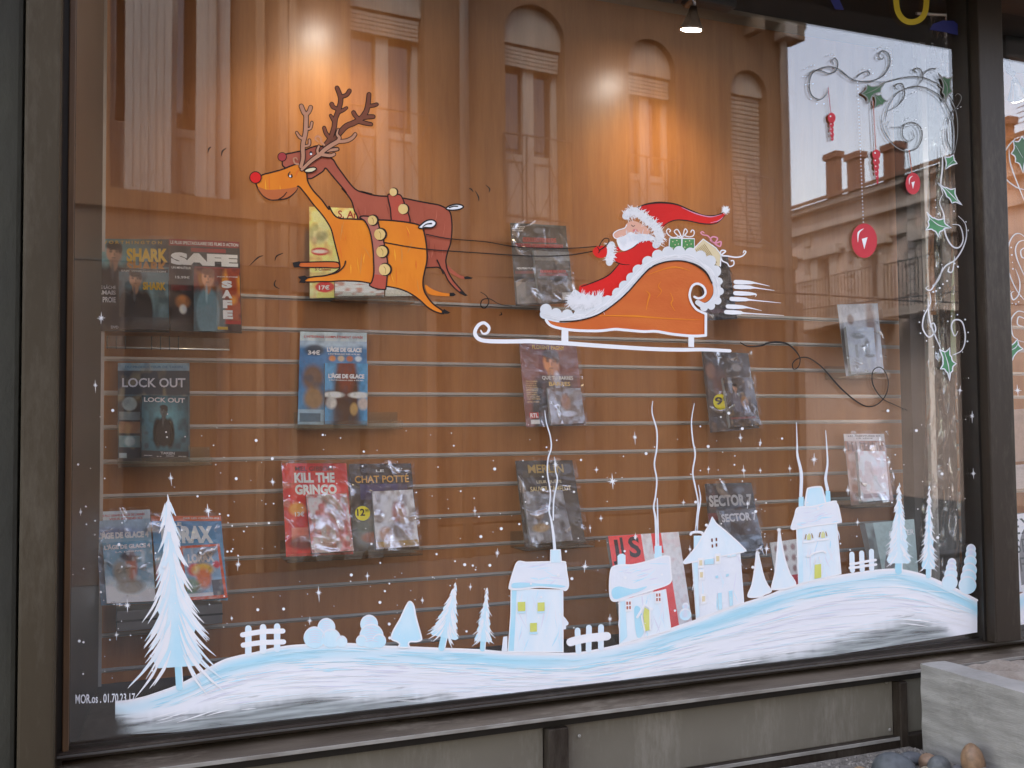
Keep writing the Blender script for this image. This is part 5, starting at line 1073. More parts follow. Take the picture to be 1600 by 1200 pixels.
pack('dark film pack with yellow shark lettering, partly behind the left reveal', P4(148,373, 264,374, 265,520, 150,517), P4(185,420, 262,422, 264,517, 187,515), .722, .712, c, ci,
     [('W O R T H I N G T O N', (.08, .02, .9, .055), (190, 150, 40)), ('SHARK', (.42, .10, .98, .25), (205, 165, 30), .05), ('SHARK', (.42, .24, .98, .36), (175, 115, 30), .05), ('NE LÂCHE', (.03, .50, .27, .545), W_), ('JAMAIS', (.0, .56, .27, .62), W_, .03), ('LA PROIE', (.0, .63, .27, .69), W_, .03), ('DVD', (.2, .94, .3, .97), W_)],
     [('SAM WORTHINGTON', (.05, .03, .95, .06), (170, 175, 170)), ('SHARK', (.48, .22, .95, .35), (200, 160, 30), .05)], M_FILM0, .0015, 1)
c = Cover(44, 60, (50, 46, 44)).rect(0, .0, 1, .07, (130, 40, 36)).rect(.3, .09, .8, .13, (150, 40, 34), .8).rect(.35, .29, 1, .34, (140, 45, 40), .8).rect(0, .34, .34, .9, (40, 30, 28)).rect(.02, .5, .3, .56, (110, 30, 28), .7).ell(.18, .68, .10, .07, (190, 120, 60), .9).ell(.18, .76, .05, .05, W_, .9).noise(10, (30, 28, 28), .4)
ci = Cover(40, 56, (150, 60, 30)).noise(6, (215, 140, 40), .9).noise(8, (90, 30, 30), .8).rect(0, .82, 1, .88, (150, 30, 28)).rect(0, .88, 1, 1, (40, 30, 34)).rect(0, 0, .62, .82, (60, 30, 28), .55).figure(.3, .15, 1.3, (95, 125, 135), (210, 150, 115), (120, 80, 60)).rect(.5, .92, .72, .97, (160, 130, 30))
pack('film pack lettered SAFE in white on dark grey with a fiery red cover', P4(264,373, 374,378, 378,521, 266,517), P4(302,420, 373,422, 376,520, 302,518), .722, .706, c, ci,
     [('LE PLUS SPECTACULAIRE DES FILMS D ACTION', (.02, .02, .98, .055), W_), ('SAFE', (.02, .145, .97, .28), (232, 230, 222), .075), ('UN MINUTEUR', (.03, .30, .3, .325), W_), ('15.99€', (.08, .40, .28, .43), W_)],
     [('S', (.6, .19, .83, .31), W_, .07), ('A', (.6, .34, .83, .47), W_, .07), ('F', (.62, .50, .82, .63), W_, .07), ('E', (.62, .66, .83, .80), W_, .07), ('JASON STATHAM', (.5, .12, .95, .145), W_)], M_FILM0, .0015, 2)
# hooked price rail under the first two packs
t = thing('price_rail', 'clear price rail with small black hooks under the shark and SAFE packs', 'price rail')
a = at(160, 521, .70); b_ = at(358, 522, .70); zz = at(358, 547, .70).z
MB().box(XB0+.012, b_.x, .695, .699, zz, a.z-.006).build('strip', glassmat('smoky acrylic', 1.8, (.72, .72, .72), base=.08), t); MB().tube([(XB0+.012, .692, zz), (b_.x, .692, zz)], .003, 6).build('rod', M_ALU, t, smooth=True)
for px in (168, 182, 196, 237, 251, 265, 279): p = at(px, 525, .69); MB().tube([(p.x, .690, p.z), (p.x, .690, zz-.004)], .0013, 5).build('hook', M_IRON, t)
c = Cover(44, 60, (70, 92, 100)).rect(0, 0, 1, .08, (120, 150, 160)).rect(0, .08, 1, .32, (52, 62, 70)).rect(0, .34, .3, 1, (58, 62, 64)).ell(.16, .42, .10, .07, (150, 165, 165), 1, .1).rect(.02, .5, .3, .58, (120, 135, 135)).rect(.02, .6, .3, .72, (150, 110, 80)).noise(14, (190, 170, 120), .3, .6).rect(.02, .74, .3, .86, (110, 140, 140)).ell(.16, .8, .07, .05, (180, 195, 190)).rect(.02, .92, .12, .97, (170, 185, 185)).noise(10, (45, 60, 68), .35)
ci = Cover(40, 56, (38, 62, 74)).ell(.5, .5, .45, .45, (80, 145, 160), .8, .7).noise(10, (30, 45, 55), .6).ell(.5, .3, .28, .2, (120, 190, 200), .5, .6).figure(.47, .24, .8, (38, 40, 44), (90, 100, 100), (40, 44, 48)).rect(0, .88, 1, 1, (46, 52, 58))
pack('blue-grey film pack lettered LOCK OUT in thin white capitals', P4(184,567, 296,567, 297,722, 184,720), P4(221,618, 293,620, 294,718, 221,716), .720, .708, c, ci,
     [('DU PRODUCTEUR DE TAKEN', (.1, .03, .9, .055), (70, 110, 130)), ('LOCK OUT', (.06, .155, .94, .25), (222, 226, 226), .02)], [('LOCK OUT', (.05, .03, .93, .105), (222, 228, 228), .025), ('TAKEN', (.4, .89, .7, .93), W_), ('-- .. -- --', (.05, .95, .95, .97), W_)], M_FILM0, .002, 3, ledge=(.0, 1.3, 'clear ledge under the LOCK OUT pack'))
c = Cover(48, 64, (70, 120, 165)).rect(0, 0, 1, .1, (190, 205, 205)).ell(.5, .12, .7, .05, (200, 215, 220), .7, .5).grad(.5, 1, (110, 165, 195), .7).ell(.22, .2, .15, .06, (50, 60, 70), .9).ell(.2, .5, .15, .14, (120, 85, 50), .9).ell(.22, .72, .14, .12, (160, 120, 65), .9).noise(12, (60, 80, 100), .4).rect(0, .84, .38, 1, (170, 195, 205), .8).rect(.03, .88, .32, .97, (60, 85, 100), .8)
for k in range(4): c.ell(.48+.13*k, .285, .05, .03, ((200, 130, 80), (190, 170, 140), (170, 100, 70), (190, 200, 210))[k])
ci = Cover(40, 56, (85, 150, 190)).ell(.5, .5, .30, .65, (70, 36, 26), 1, .2).ell(.5, .1, .2, .4, (125, 55, 35), .9).ell(.5, .95, .35, .4, (60, 35, 28), .8).ell(.12, .58, .25, .13, (70, 36, 26)).ell(.2, .52, .24, .05, (215, 215, 205)).ell(.8, .52, .24, .05, (215, 215, 205)).ell(.15, .65, .12, .10, (200, 195, 185)).ell(.9, .66, .12, .1, (190, 175, 165)).ell(.68, .75, .09, .1, (175, 140, 85)).noise(10, (40, 60, 80), .3)
pack('sky blue family film pack with white titles, under the orange reindeer hind legs', P4(469,518, 573,520, 574,665, 465,663), P4(506,568, 573,569, 572,664, 506,663), .722, .706, c, ci,
     [("L'INTÉGRALE COMPLÈTEMENT GIVRÉE", (.06, .035, .94, .065), (190, 60, 50)), ('34€', (.12, .2, .30, .25), W_, .03), ("L'ÂGE DE GLACE", (.40, .155, .92, .215), (235, 238, 240), .06), ("L'INTÉGRALE DES 4 FILMS", (.42, .225, .9, .245), W_)], [("L'ÂGE DE GLACE", (.08, .16, .92, .25), (235, 238, 240), .06), ("L'INTÉGRALE DES 4 FILMS", (.1, .265, .9, .29), W_)], M_FILM0, .0015, 4, ledge=(-.02, 1.5, 'clear ledge under the sky blue family film pack'))
c = Cover(48, 60, (225, 205, 120)).ell(.12, .3, .14, .12, (170, 170, 120), .9).noise(14, (235, 225, 170), .6).ell(.16, .32, .08, .05, (90, 90, 60), .5).ell(.14, .49, .12, .045, (185, 40, 36), 1, .1).ell(.14, .49, .10, .02, W_, .8).rect(0, .72, .35, .84, (200, 180, 110)).noise(16, (150, 130, 70), .4, .6).ell(.2, .88, .13, .06, (190, 40, 40), 1, .1).rect(.36, .75, 1, 1, (205, 208, 205)).noise(14, (160, 70, 60), .5, .7).rect(.36, .94, 1, 1, (215, 215, 205))
pack('yellow pet magazine pack with a red oval stamp, behind the orange reindeer', P4(483,323, 599,327, 600,464, 484,466), P4(522,440, 598,440, 598,463, 522,464), .722, .712, c, Cover(20, 12, (200, 205, 205)).noise(8, (170, 110, 90), .8), [('S. Amu', (.38, .03, .75, .115), (150, 40, 34), .02), ('5 Couples', (.06, .62, .3, .655), (150, 70, 50)), ('5 Chiens', (.07, .67, .28, .70), (150, 70, 50)), ('17€', (.12, .86, .26, .91), W_, .03)], [], M_FILM0, .0015, 5, ledge=(.3, 1.4, 'clear ledge under the yellow pet magazine pack'))
c = Cover(30, 40, (205, 208, 206)).noise(8, (170, 175, 175), .6).rect(0, .9, 1, 1, (190, 190, 180))
pack('plain pale grey pack mostly hidden by the orange reindeer body', P4(602,352, 655,354, 657,462, 602,463), None, .722, .712, c, None, [], [], M_FILM0, .0015, 6)
c = Cover(44, 56, (195, 40, 34)).noise(8, (160, 26, 24), .6).noise(12, (215, 90, 50), .3).ell(.2, .5, .12, .07, (215, 140, 50)).rect(.1, .7, .38, .85, (210, 150, 120), .5).ell(.25, .86, .2, .07, (70, 40, 36), .8)
ci = Cover(36, 48, (190, 90, 84)).noise(9, (235, 215, 210), .8, .35).noise(14, (110, 50, 46), .5, .6)
pack('red film pack lettered KILL THE GRINGO, its wrap glaring white', P4(440,724, 541,724, 552,866, 447,870), P4(477,775, 540,773, 551,862, 486,866), .728, .64, c, ci, [('MEL GIBSON', (.2, .035, .78, .085), (60, 14, 14), .02), ('KILL THE', (.18, .105, .8, .215), (225, 215, 205), .05), ('GRINGO', (.18, .235, .82, .345), (225, 215, 205), .05), ('13€', (.16, .53, .3, .58), W_)], [], M_FILM, .006, 7, film_case=M_FILM2, ledge=(.0, 2.05, 'clear ledge shared by the red pack and the booted cat pack'))
c = Cover(44, 56, (40, 36, 34)).rect(.15, .24, .9, .42, (56, 52, 96), .8).noise(10, (70, 60, 50), .5).ell(.2, .75, .16, .2, (120, 130, 120), .6, .5).ell(.3, .85, .16, .06, (150, 80, 40), .7)
ci = Cover(36, 48, (190, 190, 190)).noise(8, (120, 110, 105), .9).rect(0, .88, 1, .97, (150, 120, 60)).ell(.6, .4, .16, .2, (150, 70, 50), .9).ell(.6, .7, .2, .16, (60, 55, 60), .8).ell(.25, .75, .15, .12, (165, 110, 60), .8)
pack('dark film pack lettered CHAT POTTÉ in gold, round yellow price sticker', P4(545,725, 642,724, 655,858, 552,862), P4(580,770, 643,767, 653,855, 586,860), .728, .64, c, ci, [('LE', (.42, .07, .55, .10), W_), ('CHAT POTTÉ', (.08, .12, .94, .225), (200, 150, 70), .02)], [], M_FILM, .006, 8, film_case=M_FILM2, sticker=(.17, .575, .115, ('12', '99')))
c = Cover(44, 60, (150, 175, 190)).rect(0, 0, 1, .1, (195, 205, 208)).ell(.4, .24, .5, .06, (90, 110, 150), .8, .5).rect(0, .27, 1, .38, (120, 155, 175)).grad(.4, .7, (70, 120, 150), .8)
ci = Cover(40, 56, (85, 140, 165)).ell(.2, .9, .5, .25, (225, 235, 240), 1, .4).ell(.9, .95, .3, .2, (225, 235, 240), 1, .4).ell(.55, .42, .12, .24, (165, 70, 35), .9).ell(.5, .25, .16, .08, (35, 40, 60), .9).ell(.35, .5, .18, .2, (130, 120, 100), .8).noise(10, (200, 215, 220), .5, .6).ell(.5, .75, .3, .12, (120, 105, 85), .8)
pack('pale blue family film pack with a mountain band, leftmost in the bottom row', P4(148,800, 234,796, 243,943, 158,946), P4(160,850, 236,845, 243,940, 167,944), .728, .655, c, ci, [("LE PLUS GRAND SUCCÈS DE L'ANNÉE", (.12, .03, .9, .06), (190, 60, 50)), ('VOUS ATTEND ICI', (.25, .075, .85, .10), (190, 60, 50)), ("L'ÂGE DE GLACE 4", (.02, .215, .95, .30), (235, 238, 240), .06)], [("L'ÂGE DE GLACE 4", (.03, .03, .97, .12), (232, 235, 238), .05), ('LA DÉRIVE', (.25, .15, .8, .18), W_)], M_FILM, .004, 9, film_case=M_FILM0)
c = Cover(44, 60, (60, 120, 165)).rect(0, 0, 1, .06, (190, 90, 50)).grad(.06, .5, (70, 135, 170)).ell(.2, .55, .3, .1, (150, 170, 170), .7, .5).ell(.15, .7, .2, .12, (195, 95, 90), .8, .4).ell(.25, .9, .25, .12, (190, 190, 160), .7)
ci = Cover(40, 48, (195, 70, 36)); ci.rect(.07, .05, .93, .94, (120, 160, 190)).ell(.3, .45, .16, .12, (190, 60, 60)).ell(.85, .38, .09, .07, (190, 60, 80)).ell(.5, .46, .25, .12, (215, 165, 50)).ell(.5, .62, .18, .18, (200, 95, 45)).ell(.2, .75, .2, .14, (90, 120, 60), .8).rect(.68, .66, .93, .94, (70, 76, 90)).rect(.07, .88, .68, .94, (215, 215, 215)).noise(10, (215, 215, 205), .3, .65)
pack('bright blue film pack lettered LORAX with an orange framed case, behind the big fir', P4(236,806, 345,806, 356,938, 248,940), P4(280,855, 342,851, 355,935, 288,940), .728, .655, c, ci, [('PAR LES CRÉATEURS', (.45, .015, .97, .04), W_), ('LORAX', (.12, .12, .86, .33), (205, 225, 230), .06), ('LE', (.3, .08, .42, .12), (205, 225, 230), .04)], [('LORAX', (.17, .16, .82, .33), (225, 232, 235), .06)], M_FILM, .005, 10, film_case=M_FILM)
t = thing('film_box', 'grey box lying under the two packs behind the big fir', 'box'); MB().box(at(182, 950, .66).x, at(347, 950, .66).x, .65, .745, at(300, 978, .65).z, at(300, 947, .65).z).build('box', pm('grey carton', (.18, .17, .16), (.14, .13, .125), 6, rough=.6), t, bevel=.002)
MB().box(at(182, 950, .66).x-.001, at(347, 950, .66).x+.001, .649, .6499, at(300, 964, .65).z, at(300, 961, .65).z).build('lid_seam', M_GREY, t)
c = Cover(44, 60, (62, 58, 55)).noise(7, (36, 34, 33), .9).noise(12, (95, 92, 88), .4).rect(.2, .17, .8, .23, (125, 50, 46), .9).rect(.06, .25, .9, .30, (125, 50, 46), .9).ell(.5, .08, .09, .035, (100, 105, 115)).rect(.03, .58, .36, .62, (130, 60, 55), .6).rect(.03, .72, .36, .98, (135, 132, 128), .8).noise(14, (50, 48, 48), .5, .55)
ci = Cover(40, 56, (86, 84, 82)).noise(7, (50, 50, 52), .9).rect(0, .02, 1, .2, (135, 135, 132), .7).rect(.12, .38, .86, .44, (140, 55, 55), .9).rect(.1, .45, .9, .5, (125, 50, 50), .7).rect(.12, .66, .4, .86, (44, 44, 42), .8).rect(.68, .82, .97, .97, (180, 178, 175)).noise(16, (120, 120, 122), .35, .6)
pack('dark grey war film pack with red lines of titles, behind the long reins', P4(797,348, 884,353, 895,473, 806,478), P4(831,392, 886,394, 894,472, 840,475), .730, .69, c, ci, [('LE TRÉSOR', (.02, .03, .26, .05), W_), ('OUBLIÉ ET', (.02, .055, .24, .075), W_), ('RETROUVÉ', (.03, .08, .22, .10), W_), ('COLLECTION DE', (.2, .17, .8, .225), (165, 70, 64)), ('SECONDE GUERRE MONDIALE', (.06, .25, .92, .295), (165, 70, 64)), ('NOUVEAU FILM', (.06, .54, .34, .565), W_)], [('GUERRE SECRÈTE', (.12, .38, .86, .435), (190, 80, 76))], M_FILM, .003, 11, film_case=M_FILM0)
c = Cover(44, 60, (112, 66, 58)).noise(8, (90, 50, 44), .7).figure(.52, .23, 1.35, (62, 60, 60), (190, 125, 80), (52, 36, 30)).ell(.60, .46, .06, .11, (205, 205, 220), .9).rect(.3, .38, .95, .54, (70, 60, 58), .5).lines(.05, .45, .28, .72, 10, (190, 160, 110)).noise(14, (140, 110, 110), .25, .6).rect(.08, .84, .22, .90, (175, 50, 48)).rect(.09, .92, .24, .97, (190, 188, 184))
ci = Cover(40, 40, (112, 100, 94)).noise(7, (150, 155, 165), .8).noise(11, (90, 70, 60), .7).ell(.5, .4, .14, .22, (150, 105, 80), .8).ell(.12, .5, .12, .3, (185, 190, 205), .8).ell(.55, .72, .22, .08, (195, 200, 215), .8)
pack('music pack with a dark-haired man in a grey jacket and a red RTL logo', P4(811,535, 900,539, 914,664, 822,667), P4(853,607, 905,608, 913,662, 859,665), .730, .66, c, ci, [('FLORENT PAGNY', (.22, .025, .78, .075), (200, 160, 60), .02), ('QUE TU BARRES', (.34, .40, .88, .45), (200, 195, 185), .02), ('BARRES', (.45, .47, .82, .52), (195, 160, 90), .02), ('RTL', (.085, .845, .215, .895), W_, .03)], [], M_FILM, .003, 12, case_t=.01, film_case=M_FILM)
c = Cover(40, 56, (52, 42, 38)).noise(7, (32, 28, 28), .9).noise(11, (105, 80, 55), .5, .6).ell(.15, .25, .1, .1, (150, 105, 80), .7).ell(.3, .4, .14, .2, (110, 70, 60), .6).ell(.7, .2, .1, .05, (160, 150, 140), .6)
ci = Cover(36, 48, (60, 48, 42)).noise(7, (36, 32, 34), .9).noise(12, (130, 100, 60), .5, .6).figure(.35, .2, .7, (90, 85, 95)).ell(.6, .5, .12, .12, (170, 120, 70), .6).rect(.05, .8, .9, .85, (120, 50, 50), .6)
pack('dark brown film pack with a round yellow 9 euro sticker, under the sleigh runner', P4(1096,548, 1169,552, 1186,669, 1110,676), P4(1126,592, 1172,592, 1185,666, 1138,669), .730, .655, c, ci, [], [], M_FILM, .006, 13, film_case=M_FILM0, sticker=(.27, .64, .15, ('9', '99')))
c = Cover(36, 48, (36, 34, 36)).noise(7, (60, 58, 60), .8).noise(12, (95, 90, 90), .4, .62).rect(0, .84, 1, .9, (80, 60, 80), .5)
pack('black wrapped film pack almost hidden behind the sleigh back', P4(1090,398, 1137,400, 1152,498, 1102,501), None, .728, .66, c, None, [], [], M_FILM, .006, 14)
c = Cover(44, 60, (44, 40, 34)).noise(7, (66, 60, 50), .6).grad(.6, 1, (80, 76, 72), .6).rect(.1, .12, .8, .2, (76, 66, 40), .5)
ci = Cover(36, 44, (110, 112, 114)).noise(6, (60, 60, 60), .9).noise(10, (185, 188, 195), .6, .6).ell(.3, .7, .2, .08, (170, 130, 60), .6)
pack('dark film pack with gold MERLIN lettering behind the first smoke trail', P4(805,720, 894,719, 915,848, 820,856), P4(815,770, 876,767, 892,845, 827,853), .730, .65, c, ci, [('MERLIN', (.2, .05, .82, .15), (160, 130, 60), .03), ('LEUR QUÊTE', (.32, .23, .75, .28), (190, 175, 140)), ('SAUVER CAMELOT', (.2, .31, .9, .37), (200, 180, 130), .02)], [], M_FILM, .006, 15, film_case=M_FILM, ledge=(-.05, 1.1, 'clear ledge under the MERLIN pack'))
c = Cover(40, 56, (44, 42, 42)).noise(7, (28, 28, 30), .8).rect(0, .04, 1, .16, (60, 50, 50), .6).noise(12, (120, 60, 50), .3, .65).rect(0, .4, .3, .5, (110, 40, 38), .7).grad(.7, 1, (110, 120, 140), .5).noise(10, (150, 160, 175), .5, .62)
ci = Cover(36, 44, (70, 76, 86)).noise(6, (34, 36, 42), .9).noise(10, (150, 170, 195), .6, .6)
pack('dark film pack lettered SECTOR 7 in worn grey capitals, behind the pointed roof', P4(1101,756, 1174,754, 1193,866, 1113,873), P4(1120,800, 1177,796, 1191,860, 1132,866), .730, .65, c, ci, [('SECTOR 7', (.05, .16, .95, .32), (175, 172, 168), .045)], [('SECTOR 7', (.03, .08, .98, .28), (190, 190, 192), .04)], M_FILM, .006, 16, film_case=M_FILM)
c = Cover(40, 56, (190, 192, 200)).noise(7, (160, 165, 175), .6).ell(.78, .38, .12, .4, (130, 105, 95), .9, .3).ell(.28, .22, .08, .07, (110, 80, 70), .9).rect(0, .42, 1, .45, (150, 150, 155), .6).ell(.05, .6, .1, .3, (50, 46, 44), .9)
ci = Cover(36, 48, (196, 200, 210)).noise(7, (170, 176, 186), .6).ell(.4, .2, .24, .06, (120, 122, 118), .9).ell(.7, .45, .1, .2, (130, 130, 125), .9).ell(.8, .62, .2, .04, (100, 98, 92), .9).rect(.24, .38, .34, .66, (150, 152, 150), .7)
pack('silver white pack with a pale drawn face, high at the right end of the boards', P4(1308,476, 1371,474, 1381,583, 1322,588), P4(1318,512, 1361,514, 1367,584, 1326,587), .722, .64, c, ci, [], [], M_FILM, .005, 17, film_case=M_FILM, ledge=(-.06, 1.05, 'clear ledge under the silver white pack'))
c = Cover(40, 56, (150, 110, 95)).rect(0, 0, 1, .1, (190, 185, 182)).rect(0, .1, 1, .26, (130, 80, 56)).lines(.05, .12, .95, .25, 3, (60, 40, 34)).noise(9, (195, 180, 178), .7)
for k in range(9): c.rect(.06+.1*k, .11, .09+.1*k, .25, (66, 40, 34), .8)
ci = Cover(36, 44, (200, 180, 178)).noise(7, (225, 222, 222), .9, .4).rect(.1, .84, .9, .92, (150, 110, 110), .6).ell(.6, .4, .2, .1, (190, 150, 148), .6)
pack('pale pink wrapped pack with a brown heading, right above the two last firs', P4(1318,678, 1381,678, 1396,783, 1330,790), P4(1336,706, 1379,707, 1386,782, 1342,787), .730, .64, c, ci, [('LES AVENTURES DE', (.1, .02, .9, .045), (80, 76, 74)), ('LA SÉRIE', (.3, .055, .7, .075), (80, 76, 74))], [], M_FILM, .007, 18, film_case=M_FILM, ledge=(-.1, 1.15, 'clear ledge under the pale pink wrapped pack'))
# things standing on the display floor
def card(name, cat, label, quad, yt, yb, cover, texts, thick=.004, sleeve=None):
    t = thing(name, label, cat); Q = Quad(quad, yt, yb); slab('board', Q, -thick, 0, M_CARD, t); printed('print', Q, .0006, cover, M_PRINT, t)
    for (s, box, c, *r) in texts: words('lettering', Q, .0012, s, box, c, t, *(r or ()))
    if sleeve: bag('sleeve', Q, .004, sleeve, t, .01, .002, 3)
    return t
c = Cover(60, 70, (205, 52, 48)).rect(.46, 0, .60, .5, (196, 196, 200)).rect(.74, 0, 1, 1, (196, 196, 200)).rect(.60, .22, .8, .42, (196, 196, 200)).ell(.35, .50, .2, .17, (196, 196, 200), 1, .05).rect(0, .72, .74, 1, (196, 196, 200)).rect(.66, .42, .80, 1, (205, 52, 48)).noise(20, (180, 40, 38), .15)
card('carrier_bag', 'carrier bag', 'red and grey folded carrier bag with dark letters, behind the slanting-roofed house', P4(950,838, 1060,831, 1082,975, 975,998), .62, .45, c, [('I', (.15, .02, .19, .24), (40, 26, 28), .03), ('S', (.26, .02, .42, .24), (40, 26, 28), .03), ('J', (.02, .04, .12, .3), (40, 26, 28), .03)], .02)
c = Cover(30, 40, (150, 172, 170)).rect(0, 0, .16, 1, (78, 86, 86)).noise(6, (165, 185, 182), .4)
card('box_set', 'box', 'pale grey-green boxed set with thin white letters, behind the right firs', P4(1351,818, 1428,811, 1436,912, 1372,914), .66, .60, c, [('DEXTER', (.45, .16, .98, .24), (215, 220, 218), .01)], .03)
c = Cover(36, 40, (190, 188, 186)).rect(0, .78, 1, 1, (165, 40, 50))
for k in range(3):
    for j in range(3): c.ell(.2+.3*k, .16+.24*j, .08, .07, (120, 70, 68), .8, .4)
card('symbol_card', 'card', 'white card printed with rows of small dark red symbols, beside the tower house', P4(1203,848, 1246,842, 1252,912, 1214,918), .62, .58, c, [('5', (.55, .82, .7, .96), W_, .03)], .006)
c = Cover(40, 60, (205, 208, 212)).noise(5, (190, 196, 202), .5)
card('notice_card', 'notice', 'white handwritten notice on tracing paper standing in the next pane', P4(1574,806, 1640,796, 1660,925, 1592,925), .4, .32, c, [('EX', (.03, .06, .6, .26), (70, 76, 76), 0), ('SPECT', (.06, .32, .98, .5), (70, 76, 76), 0), ('FETE', (.12, .56, .7, .74), (70, 76, 76), 0)], .004)
c = Cover(20, 24, (170, 66, 50)).noise(5, (140, 40, 34), .6)
card('red_box', 'box', 'small red box behind the notice in the next pane', P4(1566,842, 1590,842, 1592,925, 1570,925), .5, .45, c, [], .05)
for i, (y0_, y1_, cc) in enumerate(((727, 765, (165, 160, 158)), (640, 722, (150, 130, 120)))):
    c = Cover(24, 24, cc).noise(6, (120, 110, 104), .4); card('folder', 'folder', ('flat pale grey folder in the next pane, just above the white notice', 'brownish grey folder in the next pane, above the pale folder')[i], P4(1580,y0_, 1660,y0_-6, 1660,y1_-6, 1580,y1_), .70, .69, c, [], .006)

# hanging clear plastic sheet with a green ribbon at the right end
def sheet(u, v):
    px = 1444+78*u+5*math.sin(v*9+1)+(8*math.sin(v*5) if u < .3 else 0); py = 24+900*v
    p = at(px, py, .34+.045*math.sin(u*13+v*5)+.02*math.sin(u*23-v*17+1)+.018*math.sin(v*31+u*13)*(.3+v)+.02*math.sin(v*67-u*29+2)*v+.016*math.sin(v*47+u*31)*v+.01*abs(math.sin(v*23+u*17)))
    return p
t = thing('plastic_sheet', 'crumpled clear plastic sheet hanging inside the pane beside the mullion', 'plastic sheet')
grid('film', sheet, 90, 130, film('hanging plastic', .6, .17, 11, .9, (.88, .91, .89), patch=10, lo=.46, hi=.60), t)
MB().tube([sheet(0, 0)+Vector((-.05, 0, 0)), sheet(1, 0)+Vector((.05, 0, 0))], .006, 8).build('hanging_rod', M_ALU, t)
grid('ribbon', lambda u, v: at(1488+20*u+3*math.sin(v*6), 250+330*v, .42+.01*math.sin(v*17)), 4, 30, pm('pale green ribbon', (.26, .36, .12), (.34, .42, .2), 9, (1, 1, .3), rough=.4), None, label='pale green ribbon hanging behind the plastic sheet', category='ribbon')
grid('orange_reflection', lambda u, v: at(1452+9*u+2*math.sin(v*8), 252+240*v, .55+.008*math.sin(v*20)), 3, 30, pm('orange light reflection', (.40, .15, .03), (.30, .10, .02), 9, (1, 1, .3), rough=.4), None, label='thin orange light reflection made as a strip left of the plastic sheet', category='ribbon')  # added strip, coloured as orange light reflected in the plastic

# ================================================================== outside at the foot of the window
zgd = at(1425, 1170, -.1).z
M_CONC = pm('planter concrete', (.30, .283, .252), (.22, .207, .183), 5, (1.2, 1.2, 9), rough=.95, bump=.22, bscale=34, dirt=.35, dcol=(.12, .11, .09), dstretch=(1, 1, 1))
t = thing('concrete_planter', 'rough grey concrete planter wall butting against the sill, filled with soil', 'planter')
pA = at(1438, 1037, -.121); pC = at(1600, 1093, -.6)
Xw = pA.x; zt = pA.z; thk = at(1476, 1031, -.121).x-Xw
bm = bmesh.new()
def wallf(u, v, top=False): pass
NUw, NVw = 60, 22; vs = []; fs = []
L = 2.2
rg = np.random.default_rng(9); chip = np.convolve(rg.normal(0, 1, NUw+9), np.ones(3)/3, 'same')
def pface(i, j):      # left face, with a worn top edge
    y = -.121-L*i/NUw; z = zgd-.12+(zt-zgd+.12)*j/NVw; e = 0
    if j == NVw: e = max(0, chip[i])*.010
    return (Xw+e+.0015*math.sin(i*1.7+j), y, z-e*.5)
def ptop(i, j):
    y = -.121-L*i/NUw; a = pface(i, NVw); return (a[0]+(Xw+thk-a[0])*j/4, y, a[2]*(1-j/4)+zt*j/4+.001*math.sin(i*2.3+j))
for j in range(NVw+1): vs += [pface(i, j) for i in range(NUw+1)]
n0 = len(vs)
for j in range(1, 5): vs += [ptop(i, j) for i in range(NUw+1)]
n1 = len(vs)
vs += [(Xw+thk, -.121-L*i/NUw, zgd-.12) for i in range(NUw+1)]
row = NUw+1
allrows = NVw+1+4
for j in range(allrows): fs += [(j*row+i, j*row+i+1, (j+1)*row+i+1, (j+1)*row+i) for i in range(NUw)]
fs.append(tuple((j)*row for j in range(allrows+1))); fs.append(tuple((j)*row+NUw for j in range(allrows+1))[::-1])
o = mesh('wall', vs, fs, M_CONC, t); bm = bmesh.new(); bm.from_mesh(o.data); bmesh.ops.recalc_face_normals(bm, faces=bm.faces); bm.to_mesh(o.data); bm.free()
zso = zt-.012
def soil(u, v): 
    x = Xw+thk+2.2*u; y = -.122-1.6*v; return (x, y, zso-.012+.006*math.sin(x*23+y*17)*math.sin(y*31-x*9)+.004*math.sin(x*71+y*53))
grid('soil', soil, 90, 70, pm('dry brown soil', (.20, .155, .115), (.30, .26, .21), 16, rough=.95, bump=.8, bscale=70, lo=.3, hi=.7), t)
MB().box(Xw+thk+.001, Xw+thk+2.2, -1.84, -1.723, zgd-.1, zt).build('front_wall', M_CONC, t, bevel=.01)
rg = random.Random(5)
bed = MB().box(-1.0, Xw-.001, -1.5, -.07, 0, zgd-.004); bed.build('gravel_bed', pm('sandy gravel', (.22, .195, .16), (.12, .105, .085), 40, rough=.95, bump=1, bscale=120), None, kind='structure')
def pebble(loc, r, sq, col, label, rot, seed):
    me = bpy.data.meshes.new('pebble'); bm = bmesh.new(); bmesh.ops.create_icosphere(bm, subdivisions=3, radius=1); q = random.Random(seed); a = [q.uniform(-1, 1) for _ in range(9)]
    for v in bm.verts:
        c = v.co; k = 1+.10*math.sin(2.3*c.x+a[0]*3)+.08*math.sin(3.1*c.y+a[1]*3)+.06*math.sin(2.7*c.z+a[2]*3); v.co = Vector((c.x*k*sq[0], c.y*k*sq[1], c.z*k*sq[2]))*r
    bm.to_mesh(me); bm.free(); me.polygons.foreach_set('use_smooth', [True]*len(me.polygons))
    c2 = tuple(x*.6 for x in col); m = pm('pebble %d' % seed, col, c2, 16+seed, rough=.55, bump=.12, bscale=60)
    o = link('pebble', me, m, None, label=label, category='pebble', group='river pebbles at the foot of the planter'); o.location = loc; o.rotation_euler = rot
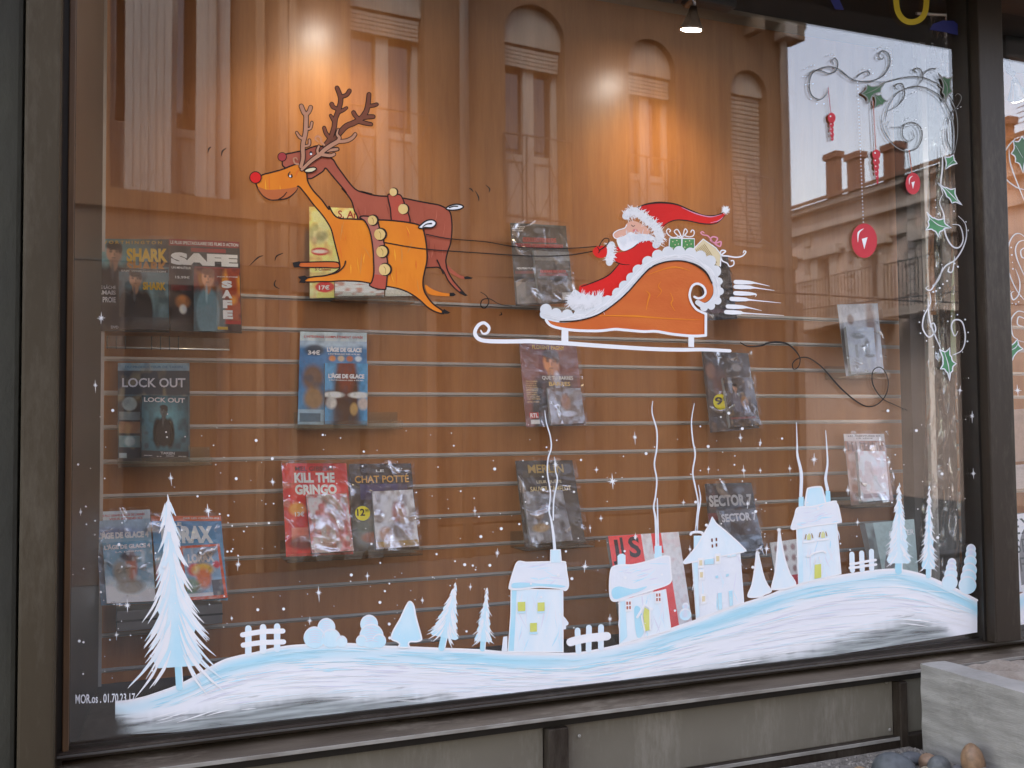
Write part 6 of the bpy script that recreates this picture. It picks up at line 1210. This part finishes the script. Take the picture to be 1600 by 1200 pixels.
for i, (px, py, rp, sq, col, lab) in enumerate([(1400,1188,26,(1.1,.9,.85),(.075,.082,.085),'large dark blue-grey pebble in the corner of panel and planter'),(1425,1172,14,(1.3,.9,.7),(.10,.105,.11),'flat grey pebble wedged against the planter corner'),(1453,1182,14,(1,.9,.8),(.24,.15,.09),'reddish brown pebble between the dark pebble and the planter'),(1470,1186,18,(1.2,.9,.8),(.12,.125,.12),'mid grey rounded pebble along the planter wall'),(1452,1198,10,(1.1,.9,.8),(.36,.31,.22),'small cream pebble in front of the grey ones'),(1500,1197,14,(1.2,1,.7),(.13,.125,.13),'low dark pebble near the orange brown one'),(1521,1188,22,(.72,.8,1.25),(.26,.155,.085),'upright orange brown pebble leaning on the planter wall'),(1345,1199,13,(1.1,.9,.8),(.30,.19,.09),'ochre pebble at the bottom edge, left of the dark pebble'),(1372,1196,12,(1,.9,.8),(.32,.27,.22),'pale beige pebble beside the ochre one'),(1318,1204,12,(1.2,1,.8),(.14,.14,.14),'grey pebble leftmost in the row'),(1545,1204,16,(1.1,1,.8),(.2,.19,.18),'grey pebble rightmost by the planter wall'),(1432,1206,14,(1.1,1,.8),(.17,.13,.1),'brown pebble in front, below the dark pebble')]):
    # stand on the bed where the pixel meets it, pulled just clear of the wall
    p = atz(px, py+6+rp*1.05, zgd); r = rp/1600*1.02*(p-CAMP).length*1.0
    if p.x > Xw-r*sq[0]*.9: p.x = Xw-r*sq[0]*.9
    if p.y > -.075-r*sq[1]: p.y = -.075-r*sq[1]
    pebble((p.x, p.y, zgd+r*sq[2]*.72), r, sq, col, lab, (rg.uniform(-.2, .2), rg.uniform(-.2, .2), rg.uniform(0, 3)), 40+i)

# fine grit between the pebbles
rg = random.Random(8); g = MB()
for k in range(900):
    x = Xw-.002-abs(rg.gauss(0, .16)); y = rg.uniform(-.55, -.085); r_ = rg.uniform(.002, .007); z = zgd-.003
    a = rg.uniform(0, 6); c_, s_ = math.cos(a)*r_, math.sin(a)*r_; b0 = len(g.v); h = r_*rg.uniform(.5, 1)
    g.v += [Vector((x+c_, y+s_, z)), Vector((x-s_, y+c_, z)), Vector((x-c_, y-s_, z)), Vector((x+s_, y-c_, z)), Vector((x+c_*.4, y+s_*.3, z+h))]
    g.f += [(b0, b0+1, b0+4), (b0+1, b0+2, b0+4), (b0+2, b0+3, b0+4), (b0+3, b0, b0+4)]
g.build('gravel', pm('mixed grit', (.26, .23, .19), (.12, .11, .10), 60, rough=.9), None, kind='stuff', label='fine grit between the pebbles at the planter foot', category='gravel')
